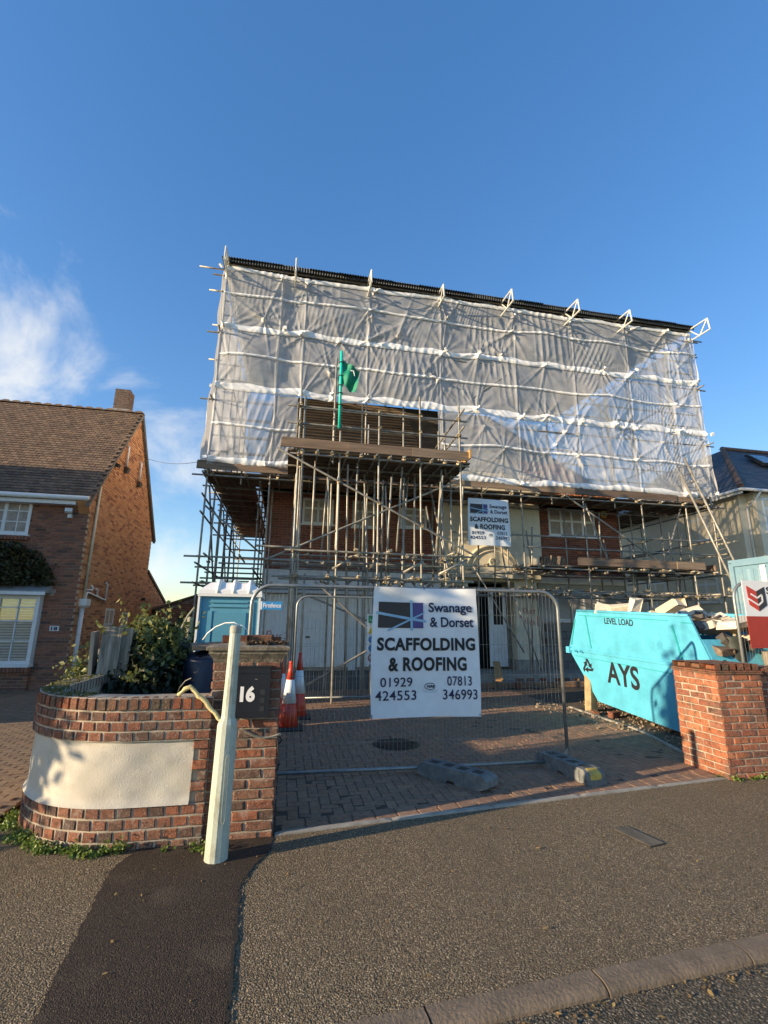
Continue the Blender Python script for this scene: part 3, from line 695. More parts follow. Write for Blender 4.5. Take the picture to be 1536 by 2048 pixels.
# chain and cable round the pillar
cm = MB(); pts = []
for k in range(34):
    t_ = k/33; pts.append(Vector((-.30+t_*.30, 4.285+.0*t_, .80-.045*math.sin(t_*math.pi)-.05*t_)))
for a, b in zip(pts[:-1], pts[1:]):
    k = pts.index(a); c = (a+b)/2; r_ = .011
    ring = [c+Vector((math.cos(t)*.012, (math.sin(t)*.006 if k % 2 else 0), (0 if k % 2 else math.sin(t)*.007))) for t in [2*math.pi*i/8 for i in range(9)]]
    cm.path(ring, .0024, 5)
tag(cm.build('chain', galv, None), 'thin steel chain hanging across the pillar below the letterbox', 'chain')
cm = MB().path([(-.02, 4.285, .74), (.0, 4.36, .72), (.02, 4.5, .66), (.01, 4.7, .60), (-.04, 4.9, .50)], .006, 6)
cm.path([(-.02, 4.283, .73), (-.005, 4.30, .62), (.005, 4.32, .52), (-.01, 4.35, .46), (.015, 4.4, .5)], .005, 6)
tag(cm.build('cable', rubber, None), 'black cable loop hanging at the right side of the letterbox pillar', 'cable')
# dried foam trail on the wall top
fm = MB(); rg = random.Random(4); pts = []
for k in range(15):
    t_ = k/14; x = -.80+.36*t_; z = 1.075+.09*math.sin(min(1, t_*2.6)*1.6)*(1-t_)-.29*max(0, t_-.2)**1.1; pts.append((x+rg.uniform(-.008, .008), 4.235-.02*t_, z+rg.uniform(-.008, .008)))
fm.path(pts, [.012+.008*rg.random() for _ in pts], 7)
tag(fm.build('foam_strand', plain('yellow_foam', (.58, .50, .24), .85, var=.3, bmp=.8, bscale=40, dirt=(.75, .75, .68), dscale=20), None, True), 'yellowed strand of dried foam draped over the wall top beside the pillar', 'foam')
tag(MB().path([(-.86, 4.5, 1.045), (-.84, 4.45, 1.10), (-.79, 4.4, 1.16), (-.74, 4.36, 1.185)], .004, 5).build('wire', galv, None), 'stiff bare wire sticking up from the garden wall top', 'wire')

# lamp post stub
lp = empty('lamp_post', (-.395, 4.0, 0), 'pale green cut-off lamp post standing in front of the garden wall', 'lamp post')
bot = Vector((-.395, 4.0, -.02)); top = Vector((-.383, 4.0, 1.615)); dx = (top-bot)/1.635
def oct(levels, n=8, sm=False):
    v = []; f = []
    for (z, r_) in levels:
        c = bot+dx*(z+.02)
        for i in range(n):
            a = 2*math.pi*(i+.5)/n; v.append((c.x+r_*math.cos(a), c.y+r_*math.sin(a), c.z))
    for j in range(len(levels)-1):
        for i in range(n): f.append((j*n+i, j*n+(i+1) % n, (j+1)*n+(i+1) % n, (j+1)*n+i))
    f += [tuple(range(n-1, -1, -1)), tuple((len(levels)-1)*n+i for i in range(n))]
    return MB().add(v, f)
oct([(-.02, .083), (.02, .081), (.885, .073), (.90, .071), (.935, .052), (.95, .0505)], 14).build('base_column', conc_lamp, lp)
oct([(.95, .0495), (1.30, .0445), (1.555, .042)], 14).build('upper_column', conc_lamp, lp)
oct([(1.557, .0445), (1.60, .0445), (1.607, .040), (1.615, .034)], 20).build('cap_collar', plain('collar_grey', (.33, .34, .30), .6, var=.15), lp)
dm = MB(); c = bot+dx*.42
dm.path([(c.x+.030+.012*math.cos(t)*(1), 3.925-.0, .47+(.19 if math.sin(t) > 0 else -.19)+.035*math.sin(t)) for t in [2*math.pi*i/24 for i in range(25)]], .0018, 4)
dm.build('access_door_seam', plain('seam_grey', (.30, .32, .26), .7), lp)
tag(MB().path([(-.355, 3.99, 1.615), (-.40, 4.0, 1.635), (-.47, 4.02, 1.63), (-.54, 4.04, 1.60), (-.60, 4.06, 1.55), (-.635, 4.09, 1.50)], .005, 6).path([(-.36, 3.99, 1.617), (-.32, 3.99, 1.605), (-.295, 4.0, 1.57)], .004, 6).build('cable_tie', upvc, None, True), 'white cable loop arching from the top of the lamp post', 'cable')

# right hand pillar and wall
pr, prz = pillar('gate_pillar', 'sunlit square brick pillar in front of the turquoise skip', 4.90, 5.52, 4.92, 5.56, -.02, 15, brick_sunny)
for k in range(2):      # tile creasing
    box('tile_creasing', brick_edge, pr, 4.888, 5.532, 4.908, 5.572, prz+.002+k*.022, prz+.020+k*.022)
it = []
for i in range(6):
    for j in range(3): it.append(((4.95+i*.104, 5.03+j*.214, prz+.044+.036), (0, 0, R(90)), (.207, .097, .068)))
pieces(pr, 'coping_brick', brick_edge, it, BRKR, 40)
it = [((4.893+.0, 5.03+j*.214, prz+.08), (0, 0, -R(90)), (.2, .012, .06)) for j in range(3)]
MB().path([(5.20, 5.1, prz+.115), (5.22, 5.1, prz+.14), (5.25, 5.1, prz+.14), (5.26, 5.1, prz+.112)], .008, 6).build('iron_loop', iron, pr)
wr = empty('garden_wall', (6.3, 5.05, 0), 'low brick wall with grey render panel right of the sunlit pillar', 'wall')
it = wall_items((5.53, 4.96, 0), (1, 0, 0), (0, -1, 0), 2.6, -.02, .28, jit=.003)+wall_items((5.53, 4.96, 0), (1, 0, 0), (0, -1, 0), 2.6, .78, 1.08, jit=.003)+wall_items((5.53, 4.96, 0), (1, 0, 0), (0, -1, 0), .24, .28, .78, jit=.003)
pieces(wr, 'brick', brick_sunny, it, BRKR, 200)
box('mortar_core', mortar_grey, wr, 5.525, 8.13, 4.967, 5.17, -.05, 1.078)
box('render_panel', greyrender, wr, 5.78, 8.13, 4.962, 4.972, .285, .775)
it = [((5.57+i*.078, 5.06, 1.08+.05), (random.uniform(-.02, .02), 0, random.uniform(-.02, .02)), (.068, .24, .1)) for i in range(32)]
pieces(wr, 'coping_brick', brick_edge, it, BRKR, 60)
# weeds along the wall feet
def weeds(name, label, pts, n, spread, hgt, seed):
    rg = np.random.RandomState(seed); P = []
    for (x, y) in pts:
        k = int(n*rg.uniform(.5, 1.5)); a = rg.normal(size=(k, 3)); P.append(np.c_[x+a[:, 0]*spread, y+a[:, 1]*spread*.6, np.abs(a[:, 2])*hgt*rg.uniform(.5, 1.2)+.008])
    o = leaves(name, leaf_weed, None, np.concatenate(P), .019, seed=seed, elong=1.2); tag(o, label, 'weeds', kind='stuff')
wp = [tuple(wpath(s)[0]+wpath(s)[1]*random.uniform(.04, .10)) for s in np.linspace(.55, 1.95, 17)]
weeds('weeds', 'bright green weeds growing along the foot of the curved garden wall', wp, 95, .035, .035, 2)
weeds('weeds', 'small tuft of weeds at the foot of the lamp post', [(-.47, 4.10), (-.50, 4.13), (-.45, 4.13), (-.56, 4.15), (-.78, 4.18)], 22, .022, .03, 3)
weeds('weeds', 'little weeds along the foot of the right brick pillar', [(4.93, 4.87), (4.98, 4.88), (5.16, 4.88), (5.25, 4.88), (5.34, 4.89), (5.45, 4.89), (5.6, 4.92), (4.85, 5.0)], 26, .03, .025, 4)
# fallen leaves
def leafobj(x, y, z, s, rz, group):
    me = bpy.data.meshes.new('fallen_leaf'); q = [(-.5, 0, 0), (-.25, .22, .05), (.1, .25, .03), (.5, 0, .12), (.1, -.25, .06), (-.25, -.2, .02)]
    me.from_pydata([(a*s, b*s, c*s) for a, b, c in q], [], [(0, 1, 2, 3, 4, 5)]); o = link(me, 'fallen_leaf', leaf_dead); o.location = (x, y, z); o.rotation_euler = (random.uniform(-.2, .2), random.uniform(-.2, .2), rz)
    tag(o, 'small yellow fallen leaf lying on the '+group, 'leaf', 'fallen leaves on the '+group)
for x, y in ((1.02, 2.15), (1.28, 2.35), (2.22, 2.38), (2.6, 2.44), (1.72, 2.25), (.95, 2.28), (1.6, 2.02), (2.7, 2.3), (.55, 2.2), (1.12, 2.33), (1.9, 2.36), (2.05, 2.33), (.8, 2.31), (1.45, 2.36)): leafobj(x, y, -.028, random.uniform(.03, .055), random.uniform(0, 6), 'road by the kerb')
for x, y in ((.76, 2.62), (1.5, 2.85), (-.93, 3.62), (-.78, 3.9), (1.95, 3.75), (-.75, 2.9), (1.9, 4.3), (.5, 3.5), (2.6, 3.1)): leafobj(x, y, .012, random.uniform(.025, .045), random.uniform(0, 6), 'pavement')

lp_ = [(random.uniform(.2, 3.4), 0, -.028) for k in range(110)]; lp_ = [(x, kerb_y(x)-.13-abs(random.gauss(0, .05)), z) for x, y, z in lp_]
lp_ += [(random.uniform(-1.6, 4.8), random.uniform(2.6, 4.3), .008) for k in range(170)]
tag(leaves('leaf_litter', leafmat('litter', [(.22, .14, .05), (.14, .09, .045), (.08, .055, .03), (.34, .26, .10)], .9), None, lp_, .011, seed=61), 'tiny scraps of leaf litter in the gutter and over the pavement', 'leaf litter', kind='stuff')

# ================================================================== BUILDINGS
def window(parent, P, u, nrm, wd, ht, cols=1, mid=(), bars=(), fw=.055, mat=None, gl=None, depth=.05, sill=True, name='window'):
    """framed window: P lower-left corner of the opening on the wall face; frame, panes and sill are sub-parts"""
    mat = mat or upvc; gl = gl or glass; P = Vector(P); u = Vector(u); n = Vector(nrm); z = Vector((0, 0, 1))
    def bar(m, s0, s1, z0, z1, d0, d1):
        c = [P+u*s+z*zz+n*d for d in (d0, d1) for s, zz in ((s0, z0), (s1, z0), (s1, z1), (s0, z1))]
        m.add(c, [(0, 1, 2, 3), (7, 6, 5, 4), (0, 4, 5, 1), (1, 5, 6, 2), (2, 6, 7, 3), (3, 7, 4, 0)])
    fr = MB(); bar(fr, 0, wd, 0, fw, -depth, .012); bar(fr, 0, wd, ht-fw, ht, -depth, .012); bar(fr, 0, fw, fw, ht-fw, -depth, .012); bar(fr, wd-fw, wd, fw, ht-fw, -depth, .012)
    o = fr.build(name, mat, parent)
    cw = (wd-fw*2)/cols
    g = MB()
    for k in range(1, cols): bar(g, fw+cw*k-fw*.5, fw+cw*k+fw*.5, fw, ht-fw, -depth, .008)
    for m_ in mid: bar(g, fw, wd-fw, ht*m_-fw*.5, ht*m_+fw*.5, -depth, .006)
    for (s, a, b) in bars:
        if s == 'v': bar(g, a*wd-.012, a*wd+.012, fw, ht-fw, -depth*.6, .0)
        else: bar(g, fw, wd-fw, a*ht-.012, a*ht+.012, -depth*.6, .0)
    if g.v: g.build('glazing_bar', mat, o)
    zs = [0]+sorted(mid)+[1]
    for k in range(cols):
        for a, b in zip(zs[:-1], zs[1:]):
            q = MB(); bar(q, fw+cw*k, fw+cw*(k+1), max(fw, ht*a), min(ht-fw, ht*b), -depth*.75, -depth*.55); q.build('pane', gl, o)
    if sill:
        q = MB(); bar(q, -.05, wd+.05, -.05, -.004, -depth, .06); q.build('sill', mat, o)
    return o
# ------------------------------------------------------------------ number 18, left
H = empty('brick_house', (-8, 15, -.06), 'brick house number 18 on the left with brown tiled roof', 'house')
GX = -5.1; FY = 13.15; EZ = 4.82; RY, RZ = 16.0, 8.28; BYY = 18.95; g0 = -.06
LX = -13.0
slope = (RZ-EZ)/(RY-FY)
# cores
box('wall_core', mortar_grey, H, LX, GX-.012, FY+.012, 19.0, g0, EZ)
MB().prism([(LX, FY+.012, EZ-.01), (LX, RY, RZ-.06), (LX, BYY-.01, EZ-.01)], (GX-.012-LX, 0, 0)).build('gable_core', mortar, H)
MB().prism([(GX-.0145, 19.0, g0), (GX-.0145, 19.0, 3.35), (GX-.0145, 22.0, 2.36), (GX-.0145, 22.0, g0)], (-4, 0, 0)).build('rear_wing', mortar, H)
box('gable_mortar', mortar, H, GX-.012, GX-.004, FY+.02, 19.0, g0, EZ)
# front wall bricks (facing the street), openings for the windows
FW0 = -8.6
ow = (-7.55, -6.40, 3.66, 4.56); lw = (-7.55, -5.80, .60, 2.18)
it = wall_items((FW0, FY, 0), (1, 0, 0), (0, -1, 0), GX-FW0-.0, g0, EZ, holes=[(ow[0]-FW0, ow[1]-FW0, ow[2], ow[3]), (lw[0]-FW0, lw[1]-FW0, lw[2], lw[3]), (lw[0]-FW0, -5.6-FW0, lw[3], lw[3]+.17)], proud=.006)
pieces(H, 'brick', brick_front18, it, BRK, 300, 'brick_field')
def gclip(s, z):
    y = FY+s
    if y <= RY: return z < EZ+(y-FY)*slope-.02
    if y <= 19.0: return z < EZ+(BYY-y)*slope-.02
    return z < 3.35-(y-19.0)*.33-.04
sw = [(15.28, 16.0, 1.05, 1.95), (16.75, 17.35, 1.05, 1.86), (20.0, 20.85, 1.05, 1.80)]
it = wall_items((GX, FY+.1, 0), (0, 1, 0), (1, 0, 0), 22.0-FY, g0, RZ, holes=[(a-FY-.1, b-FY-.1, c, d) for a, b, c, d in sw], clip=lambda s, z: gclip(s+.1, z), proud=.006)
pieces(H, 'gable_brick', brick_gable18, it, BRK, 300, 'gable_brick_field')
for a, b, c, d in sw: window(H, (GX+.0, a, c), (0, 1, 0), (1, 0, 0), b-a, d-c, 2 if b-a > .65 else 1, mid=(.5,), fw=.06)
w1 = window(H, (ow[0], FY, ow[2]), (1, 0, 0), (0, -1, 0), ow[1]-ow[0], ow[3]-ow[2], 2, bars=[('h', .36, 0), ('h', .66, 0), ('v', .75, 0), ('v', .25, 0)], fw=.075, gl=glass_sky)
it = [((ow[0]+.04+i*.075, FY-.035, ow[2]-.085), (0, 0, 0), (.066, .11, .105)) for i in range(16)]
pieces(H, 'sill_brick', brick_front18, it, BRK, 40)
# bay window below with shutters
bw = window(H, (lw[0], FY-.16, lw[2]), (1, 0, 0), (0, -1, 0), lw[1]-lw[0], lw[3]-lw[2], 2, bars=[('v', .745, 0), ('h', .62, 0), ('h', .33, 0), ('h', .82, 0)], fw=.085, gl=clearglass('clear_pane'), sill=False)
box('bay_side', upvc, H, lw[1]-.02, lw[1]-.005, FY-.16, FY+.05, lw[2]+.0, lw[3])
sl_ = MB()
for k in range(22):
    z = lw[2]+.12+k*.062
    for s0, s1 in ((lw[0]+.1, lw[0]+.80), (lw[0]+.96, lw[1]-.1)): sl_.obox(((s0+s1)/2, FY-.115, z), (s1-s0, .01, .045), (R(28), 0, 0))
sl_.build('shutter_slats', blind, H)['kind'] = 'stuff'
box('bay_sill', upvc, H, lw[0]-.06, lw[1]+.02, FY-.24, FY-.0, lw[2]-.06, lw[2]-.002)
it = [((lw[0]+i*.075, FY-.15, lw[2]-.12), (0, 0, 0), (.066, .16, .105)) for i in range(24)]
pieces(H, 'sill_brick', brick_front18, it, BRK, 40)
it = wall_items((lw[0]-.6, FY-.1, 0), (1, 0, 0), (0, -1, 0), lw[1]-lw[0]+.58, g0, .44, proud=.006); pieces(H, 'bay_brick', brick_front18, it, BRK, 120)
box('bay_base', mortar_grey, H, lw[0]-.6, lw[1]-.025, FY-.094, FY+.02, g0, .43)
MB().prism([(lw[0]-.9, FY-.34, 2.24), (lw[0]-.9, FY-.34, 2.29), (lw[0]-.9, FY+.01, 2.46), (lw[0]-.9, FY+.01, 2.24)], (lw[1]-lw[0]+1.06, 0, 0)).build('bay_roof', lead, H)
fm = MB()
for i in range(26): fm.lathe((lw[0]-.85+i*.105, FY-.35, 2.205), [(.001, 0), (.045, .012), (.05, .04)], 8)
box('bay_fascia', upvc, H, lw[0]-.9, lw[1]+.16, FY-.355, FY-.342, 2.185, 2.262)
# roof tiles
roof = box('roof', felt, H, -1, 0, 0, 1, 0, 1)
roof.data.clear_geometry(); roof.data.from_pydata([(LX, FY-.25, EZ-.25*slope+.02), (GX+.1, FY-.25, EZ-.25*slope+.02), (GX+.1, RY, RZ+.02), (LX, RY, RZ+.02), (LX, BYY+.25, EZ-.3), (GX+.1, BYY+.25, EZ-.3)], [], [(0, 1, 2, 3), (3, 2, 5, 4)])
it = []; pa = math.atan(slope); Ls = math.hypot(RZ-EZ+.25*slope, RY-FY+.25); nrow = int(Ls/.118)
for j in range(nrow):
    s = j*.118; y = FY-.26+s*math.cos(pa); z = EZ-.26*slope+.03+s*math.sin(pa)
    x = GX+.1-.085-(j % 2)*.0825
    while x > -10.6:
        q = to_px((x, y, z))
        if q and q[0] > -120:
            it.append(((x, y+.07*math.cos(pa), z+.07*math.sin(pa)+.018), (pa-.20+random.uniform(-.05, .05), random.uniform(-.05, .05), random.uniform(-.015, .015)), (.158, .17, .022)))
        x -= .165
pieces(roof, 'roof_tile', tile18, it, [unit_slab(.03, .3)], 300, 'roof_tile_field')
it = [((GX-.05-i*.3, RY, RZ+.06), (0, random.uniform(-.02, .02), random.uniform(-.02, .02)), (.29, .2, .09)) for i in range(20)]
pieces(roof, 'ridge_tile', tile18, it, [unit_slab(.3, .8)], 30)
m_ = MB()
for y0, z0, y1, z1 in ((FY-.27, EZ-.27*slope, RY, RZ), (RY, RZ, BYY+.2, EZ-.2*slope)):
    m_.prism([(GX+.004, y0, z0-.10), (GX+.004, y1, z1-.13), (GX+.004, y1, z1+.015), (GX+.004, y0, z0+.02)], (.085, 0, 0))
m_.build('verge', plain('verge_mortar', (.16, .14, .12), .95, var=.2), roof)
# corbelled eaves corner, gutter, fascia
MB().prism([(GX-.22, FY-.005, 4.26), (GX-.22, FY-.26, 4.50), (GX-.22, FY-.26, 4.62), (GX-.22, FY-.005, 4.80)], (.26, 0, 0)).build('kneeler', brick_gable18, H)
MB().path([(LX, FY-.30, 4.60), (GX+.06, FY-.30, 4.60)], .062, 10).build('gutter', upvc, H, True)
box('fascia', upvc, H, LX, GX-.24, FY-.24, FY-.20, 4.44, 4.60)
box('soffit', upvc, H, LX, GX-.24, FY-.21, FY+.0, 4.44, 4.46)
# chimney at the gable
ch = empty('chimney', (0, 0, 0)); ch.parent = H; ch.location = -H.location
cx0, cx1, cy0, cy1 = -6.02, -5.56, 16.1, 16.55
it = wall_items((cx0, cy0, 0), (1, 0, 0), (0, -1, 0), cx1-cx0, 7.9, 9.15)+wall_items((cx1, cy0, 0), (0, 1, 0), (1, 0, 0), cy1-cy0, 7.9, 9.15, off=.1)
pieces(ch, 'brick', varied('brick_chimney', [(.15, .10, .08), (.20, .13, .10), (.11, .08, .07)], blotch=.45), it, BRK, 200)
box('stack_core', mortar_grey, ch, cx0+.006, cx1-.006, cy0+.006, cy1, 7.8, 9.15)
box('flashing', lead, ch, cx0-.08, cx1+.08, cy0-.10, cy0-.004, 8.22, 8.42)
# pipes and fittings on the gable
X = GX+.045
dp = MB(); dp.path([(X, 13.52, 5.10), (X, 13.52, 2.16)], .034, 8)
for z in (3.0, 4.0): dp.obox((X, 13.52, z), (.05, .10, .03))
dp.build('downpipe', pipe_cream, H, True)
MB().path([(X, 13.50, 1.95), (X, 13.50, -.05)], .055, 10).build('waste_pipe', upvc_dull, H, True)
ringcap([(.07, .09, 1.93), (.085, .14, 1.98), (.085, .14, 2.14)], X+.04, 13.50).build('hopper', upvc, H)
wpip = MB(); wpip.path([(X, 13.62, 2.10), (X, 13.62, 2.26), (X, 13.70, 2.31), (X, 15.0, 2.16)], .028, 8); wpip.path([(X, 15.0, 2.14), (X, 15.0, 2.62), (X-.03, 14.94, 2.66)], .028, 8)
wpip.path([(X, 13.56, 2.16), (X, 13.57, 2.38), (X, 13.95, 2.38), (X, 14.0, 2.46), (X-.03, 13.9, 2.5)], .028, 8); wpip.path([(X, 14.35, 2.24), (X, 14.35, 2.42), (X, 14.2, 2.43)], .028, 8)
wpip.build('waste_branch', upvc, H, True)
for y, z in ((15.15, 6.45), (16.5, 6.38)):
    MB().path([(X-.05, y+.02, z+.42), (X+.02, y, z+.36), (X+.02, y, z-.25)], .032, 8).build('vent_pipe', upvc, H, True)
    MB().obox((X+.02, y+.05, z-.36), (.12, .18, .16), (0, R(20), 0)).build('vent_outlet', plain('dark_vent', (.06, .05, .04), .7), H)
lgt = MB().obox((X+.04, 14.4, 5.98), (.1, .14, .09), (0, R(25), 0)); lgt.obox((X-.01, 14.4, 6.02), (.06, .05, .05)); lgt.build('outside_lamp', rubber, H)
sec = MB().obox((-5.52, FY-.12, 4.30), (.16, .09, .11), (R(-25), 0, R(10))); sec.obox((-5.50, FY-.05, 4.17), (.09, .09, .09)); sec.build('security_light', upvc_dull, H)
MB().obox((X+.03, 18.6, 2.35), (.1, .12, .1)).build('outside_lamp', rubber, H)
np_ = box('number_plate', sign_white, H, -5.56, -5.36, FY-.022, FY-.008, 1.355, 1.475)
fit_text('18', 'number', lettering_black, H, -5.53, -5.39, 1.37, 1.46, FY-.024, bold=.004)
MB().prism([(GX+.04, 18.98, 3.34), (GX+.04, 18.98, 3.44), (GX+.04, 22.1, 2.40), (GX+.04, 22.1, 2.30)], (-4, 0, 0)).build('rear_roof', tile18, H)
# climber above the bay
cl = empty('climbing_shrub', (-6.8, 13.0, 2.45), 'dark clipped climber on the brick wall above the bay window', 'shrub')
rg = np.random.RandomState(11); P = []
while len(P) < 5200:
    x, y, z = rg.uniform(-8.4, -5.62), rg.uniform(12.62, 13.14), rg.uniform(2.42, 3.5)
    t_ = (x+6.95)/1.3; hgt = 2.5+.97*max(0, 1-t_*t_)**.5 if abs(t_) < 1 else 2.45
    if z < hgt+.05*math.sin(x*17+z*9) and y > 12.75+.12*math.sin(x*5)+.2*(z-2.5)**2: P.append((x, y, z))
P += [(rg.uniform(-8.2, -5.5), rg.uniform(12.6, 13.1), rg.uniform(2.45, 2.95)) for k in range(260)]
leaves('foliage', leaf_climb, cl, P, .055, seed=12)
MB().path([(-7.2, 13.1, -.05), (-7.1, 13.08, 1.2), (-6.9, 13.05, 2.6), (-6.6, 13.05, 3.1)], .03, 6).build('stem', bark, cl)
# garage at the back with green door
G_ = empty('garage', (-3.2, 20.5, -.05), 'small brick garage with green door behind the houses', 'garage')
MB().prism([(-5.0, 20.2, -.05), (-.9, 20.2, -.05), (-.9, 20.2, 1.98), (-3.0, 20.2, 2.72), (-5.0, 20.2, 2.02)], (0, 5, 0)).build('wall_core', mortar_grey, G_)
it = wall_items((-5.0, 20.2, 0), (1, 0, 0), (0, -1, 0), 3.6, -.05, 2.75, holes=[(.85, 2.35, -.1, 1.75)], clip=lambda s, z: z < (2.02+s*.35 if s < 2 else 2.72-(s-2)*.35)-.03, proud=.006)
pieces(G_, 'brick', brick_front18, it, BRK, 250, 'brick_field')
m_ = MB(); m_.prism([(-5.1, 20.05, 1.99), (-3.0, 20.05, 2.74), (-3.0, 20.05, 2.82), (-5.15, 20.05, 2.06)], (0, 5.2, 0)); m_.prism([(-3.0, 20.05, 2.74), (-.8, 20.05, 1.95), (-.75, 20.05, 2.03), (-3.0, 20.05, 2.82)], (0, 5.2, 0)); m_.build('roof', tile18, G_)
gd = MB().box(-4.15, -2.65, 20.19, 20.22, -.05, 1.75)
for i in range(9): gd.box(-4.13+i*.166, -4.01+i*.166, 20.178, 20.19, 0, 1.7)
gd.build('door', green_door, G_)

# ------------------------------------------------------------------ number 16, the house under scaffolding
B = empty('brick_house', (5, 14, 0), 'brick and cream render house wrapped in scaffolding and white sheeting', 'house')
AX0, AX1, WY, TZ = -.69, 10.85, 14.0, 5.42
box('wall_core', mortar_grey, B, AX0+.012, 4.52, WY+.012, 22.5, 0, TZ)
box('wall_core', mortar_grey, B, 7.72, AX1-.012, WY+.012, 22.5, 0, TZ)
box('porch_core', cream16, B, 4.5, 7.75, 13.62, 22.5, 3.05, TZ+.8)
MB().prism([(4.5, 13.62, TZ+.8), (7.75, 13.62, TZ+.8), (6.12, 13.62, TZ+1.7)], (0, 2.5, 0)).build('porch_gable', cream16, B)
# openings
wl = [(.30, 1.22, 4.47, 5.24), (1.80, 2.60, 4.44, 5.24), (3.28, 4.12, 4.50, 5.12)]
it = wall_items((AX0, WY, 0), (1, 0, 0), (0, -1, 0), 4.5-AX0, 3.10, TZ, holes=[(a-AX0, b-AX0, c, d) for a, b, c, d in wl], proud=.005)
wrr = (8.28, 9.98, 4.48, 5.40)
it += wall_items((7.76, WY, 0), (1, 0, 0), (0, -1, 0), AX1-7.76, 3.10, TZ, holes=[(wrr[0]-7.76, wrr[1]-7.76, wrr[2], wrr[3])], proud=.005)
pieces(B, 'brick', brick16, it, BRK, 300, 'brick_field')
it = wall_items((AX0, WY, 0), (0, 1, 0), (-1, 0, 0), 8, .3, TZ, proud=.005); pieces(B, 'side_brick', brick16, it, BRK, 0, 'side_brick_field', True)
for a, b, c, d in wl: window(B, (a, WY, c), (1, 0, 0), (0, -1, 0), b-a, d-c, 2, mid=(.62,), fw=.06, mat=upvc_dull)
window(B, (wrr[0], WY, wrr[2]), (1, 0, 0), (0, -1, 0), wrr[1]-wrr[0], wrr[3]-wrr[2], 4, mid=(.55,), fw=.065, gl=glass)
# garage doors: ribbed, in white frames
box('fascia_band', upvc_dull, B, AX0-.02, 4.5, 13.78, WY-.002, 2.46, 3.08)
box('fascia_trim', upvc, B, AX0-.03, 4.5, 13.765, 13.778, 2.42, 2.52)
for gx0, gx1 in ((-.55, 1.78), (1.98, 4.35)):
    gd = box('garage_door', plain('garage_door_white', (.80, .80, .79), .5, var=.04, dirt=(.55, .54, .5), dscale=2.5), B, gx0, gx1, 13.94, 13.985, .42, 2.40)
    n = int((gx1-gx0)/.115); rb = MB()
    for i in range(n):
        a = gx0+.02+i*.115; rb.prism([(a, 13.94, .46), (a+.09, 13.94, .46), (a+.075, 13.922, .46), (a+.015, 13.922, .46)], (0, 0, 1.9))
    rb.build('door_ribs', plain('garage_door_white', (.8, .8, .8)), gd)
    box('handle', rubber, gd, (gx0+gx1)/2-.06, (gx0+gx1)/2+.06, 13.90, 13.925, 1.2, 1.25)
for a, b in ((AX0, -.55), (1.78, 1.98), (4.35, 4.52)): box('door_post', upvc_dull, B, a+.003, b-.003, 13.93, 13.998, .33, 2.419)
def scrawl(name, parent, strokes, y, r=.012):
    m = MB()
    for s in strokes: m.path([(x, y, z) for x, z in s], r, 5)
    return m.build(name, spray_red, parent)
sx, sz = -.52, 1.15
scrawl('spray_mark', B, [[(sx, sz), (sx+.03, sz+.24)], [(sx+.02, sz+.22), (sx+.12, sz+.24), (sx+.14, sz+.15), (sx+.04, sz+.12), (sx+.16, sz)], [(sx+.2, sz+.14), (sx+.2, sz+.02), (sx+.28, sz+.02), (sx+.3, sz+.15)], [(sx+.42, sz+.14), (sx+.35, sz+.1), (sx+.42, sz+.06), (sx+.35, sz+.01)], [(sx+.5, sz+.18), (sx+.6, sz+.16), (sx+.56, sz+.02), (sx+.48, sz+.04)]], 13.918)
# porch: lintel, arch moulding, door recess
box('lintel', cream16, B, 4.75, 7.55, 13.40, 13.70, 2.98, 3.18)
arc = MB(); acx, acz = 6.10, 3.18
for rr, wdt, dd in ((.86, .10, .07), (.70, .05, .04)):
    pts = [(acx+rr*math.cos(t), 13.62-dd*.3, acz+rr*.93*math.sin(t)) for t in np.linspace(0, math.pi, 28)]
    arc.path(pts, wdt*.5, 8)
arc.build('arch_moulding', cream16, B, True)
MB().path([(acx+.13*math.cos(t)*(1-t/14), 13.61, acz+.30+.13*math.sin(t)*(1-t/14)) for t in np.linspace(0, 9, 30)], .022, 6).build('scroll', cream16, B)
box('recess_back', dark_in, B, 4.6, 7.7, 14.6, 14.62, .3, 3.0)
box('recess_ceiling', cream16, B, 4.53, 7.71, 13.71, 14.6, 2.90, 2.98)
box('porch_wall', cream16, B, 4.53, 5.28, 13.63, 14.58, .3, 2.9)
box('porch_column', cream16, B, 6.78, 7.52, 13.64, 14.58, .62, 2.9)
box('column_base', concrete, B, 6.76, 7.54, 13.62, 14.58, .3, .62)
dr = box('front_door', upvc, B, 6.05, 6.62, 13.95, 14.0, .40, 2.68)
box('glass_panel', glass, dr, 6.2, 6.5, 13.94, 13.95, 1.62, 2.58)
for z0, z1 in ((.55, .95), (1.0, 1.42)): box('door_panel', upvc_dull, dr, 6.16, 6.52, 13.943, 13.95, z0, z1)
pl_ = MB().lathe((5.86, 13.9, 2.79), [(.05, 0), (.11, .03), (.12, .09), (.10, .1)], 12); pl_.build('porch_lamp', plain('lamp_dark', (.05, .04, .03), .5), B)
cx_, cz_ = 6.92, 1.62
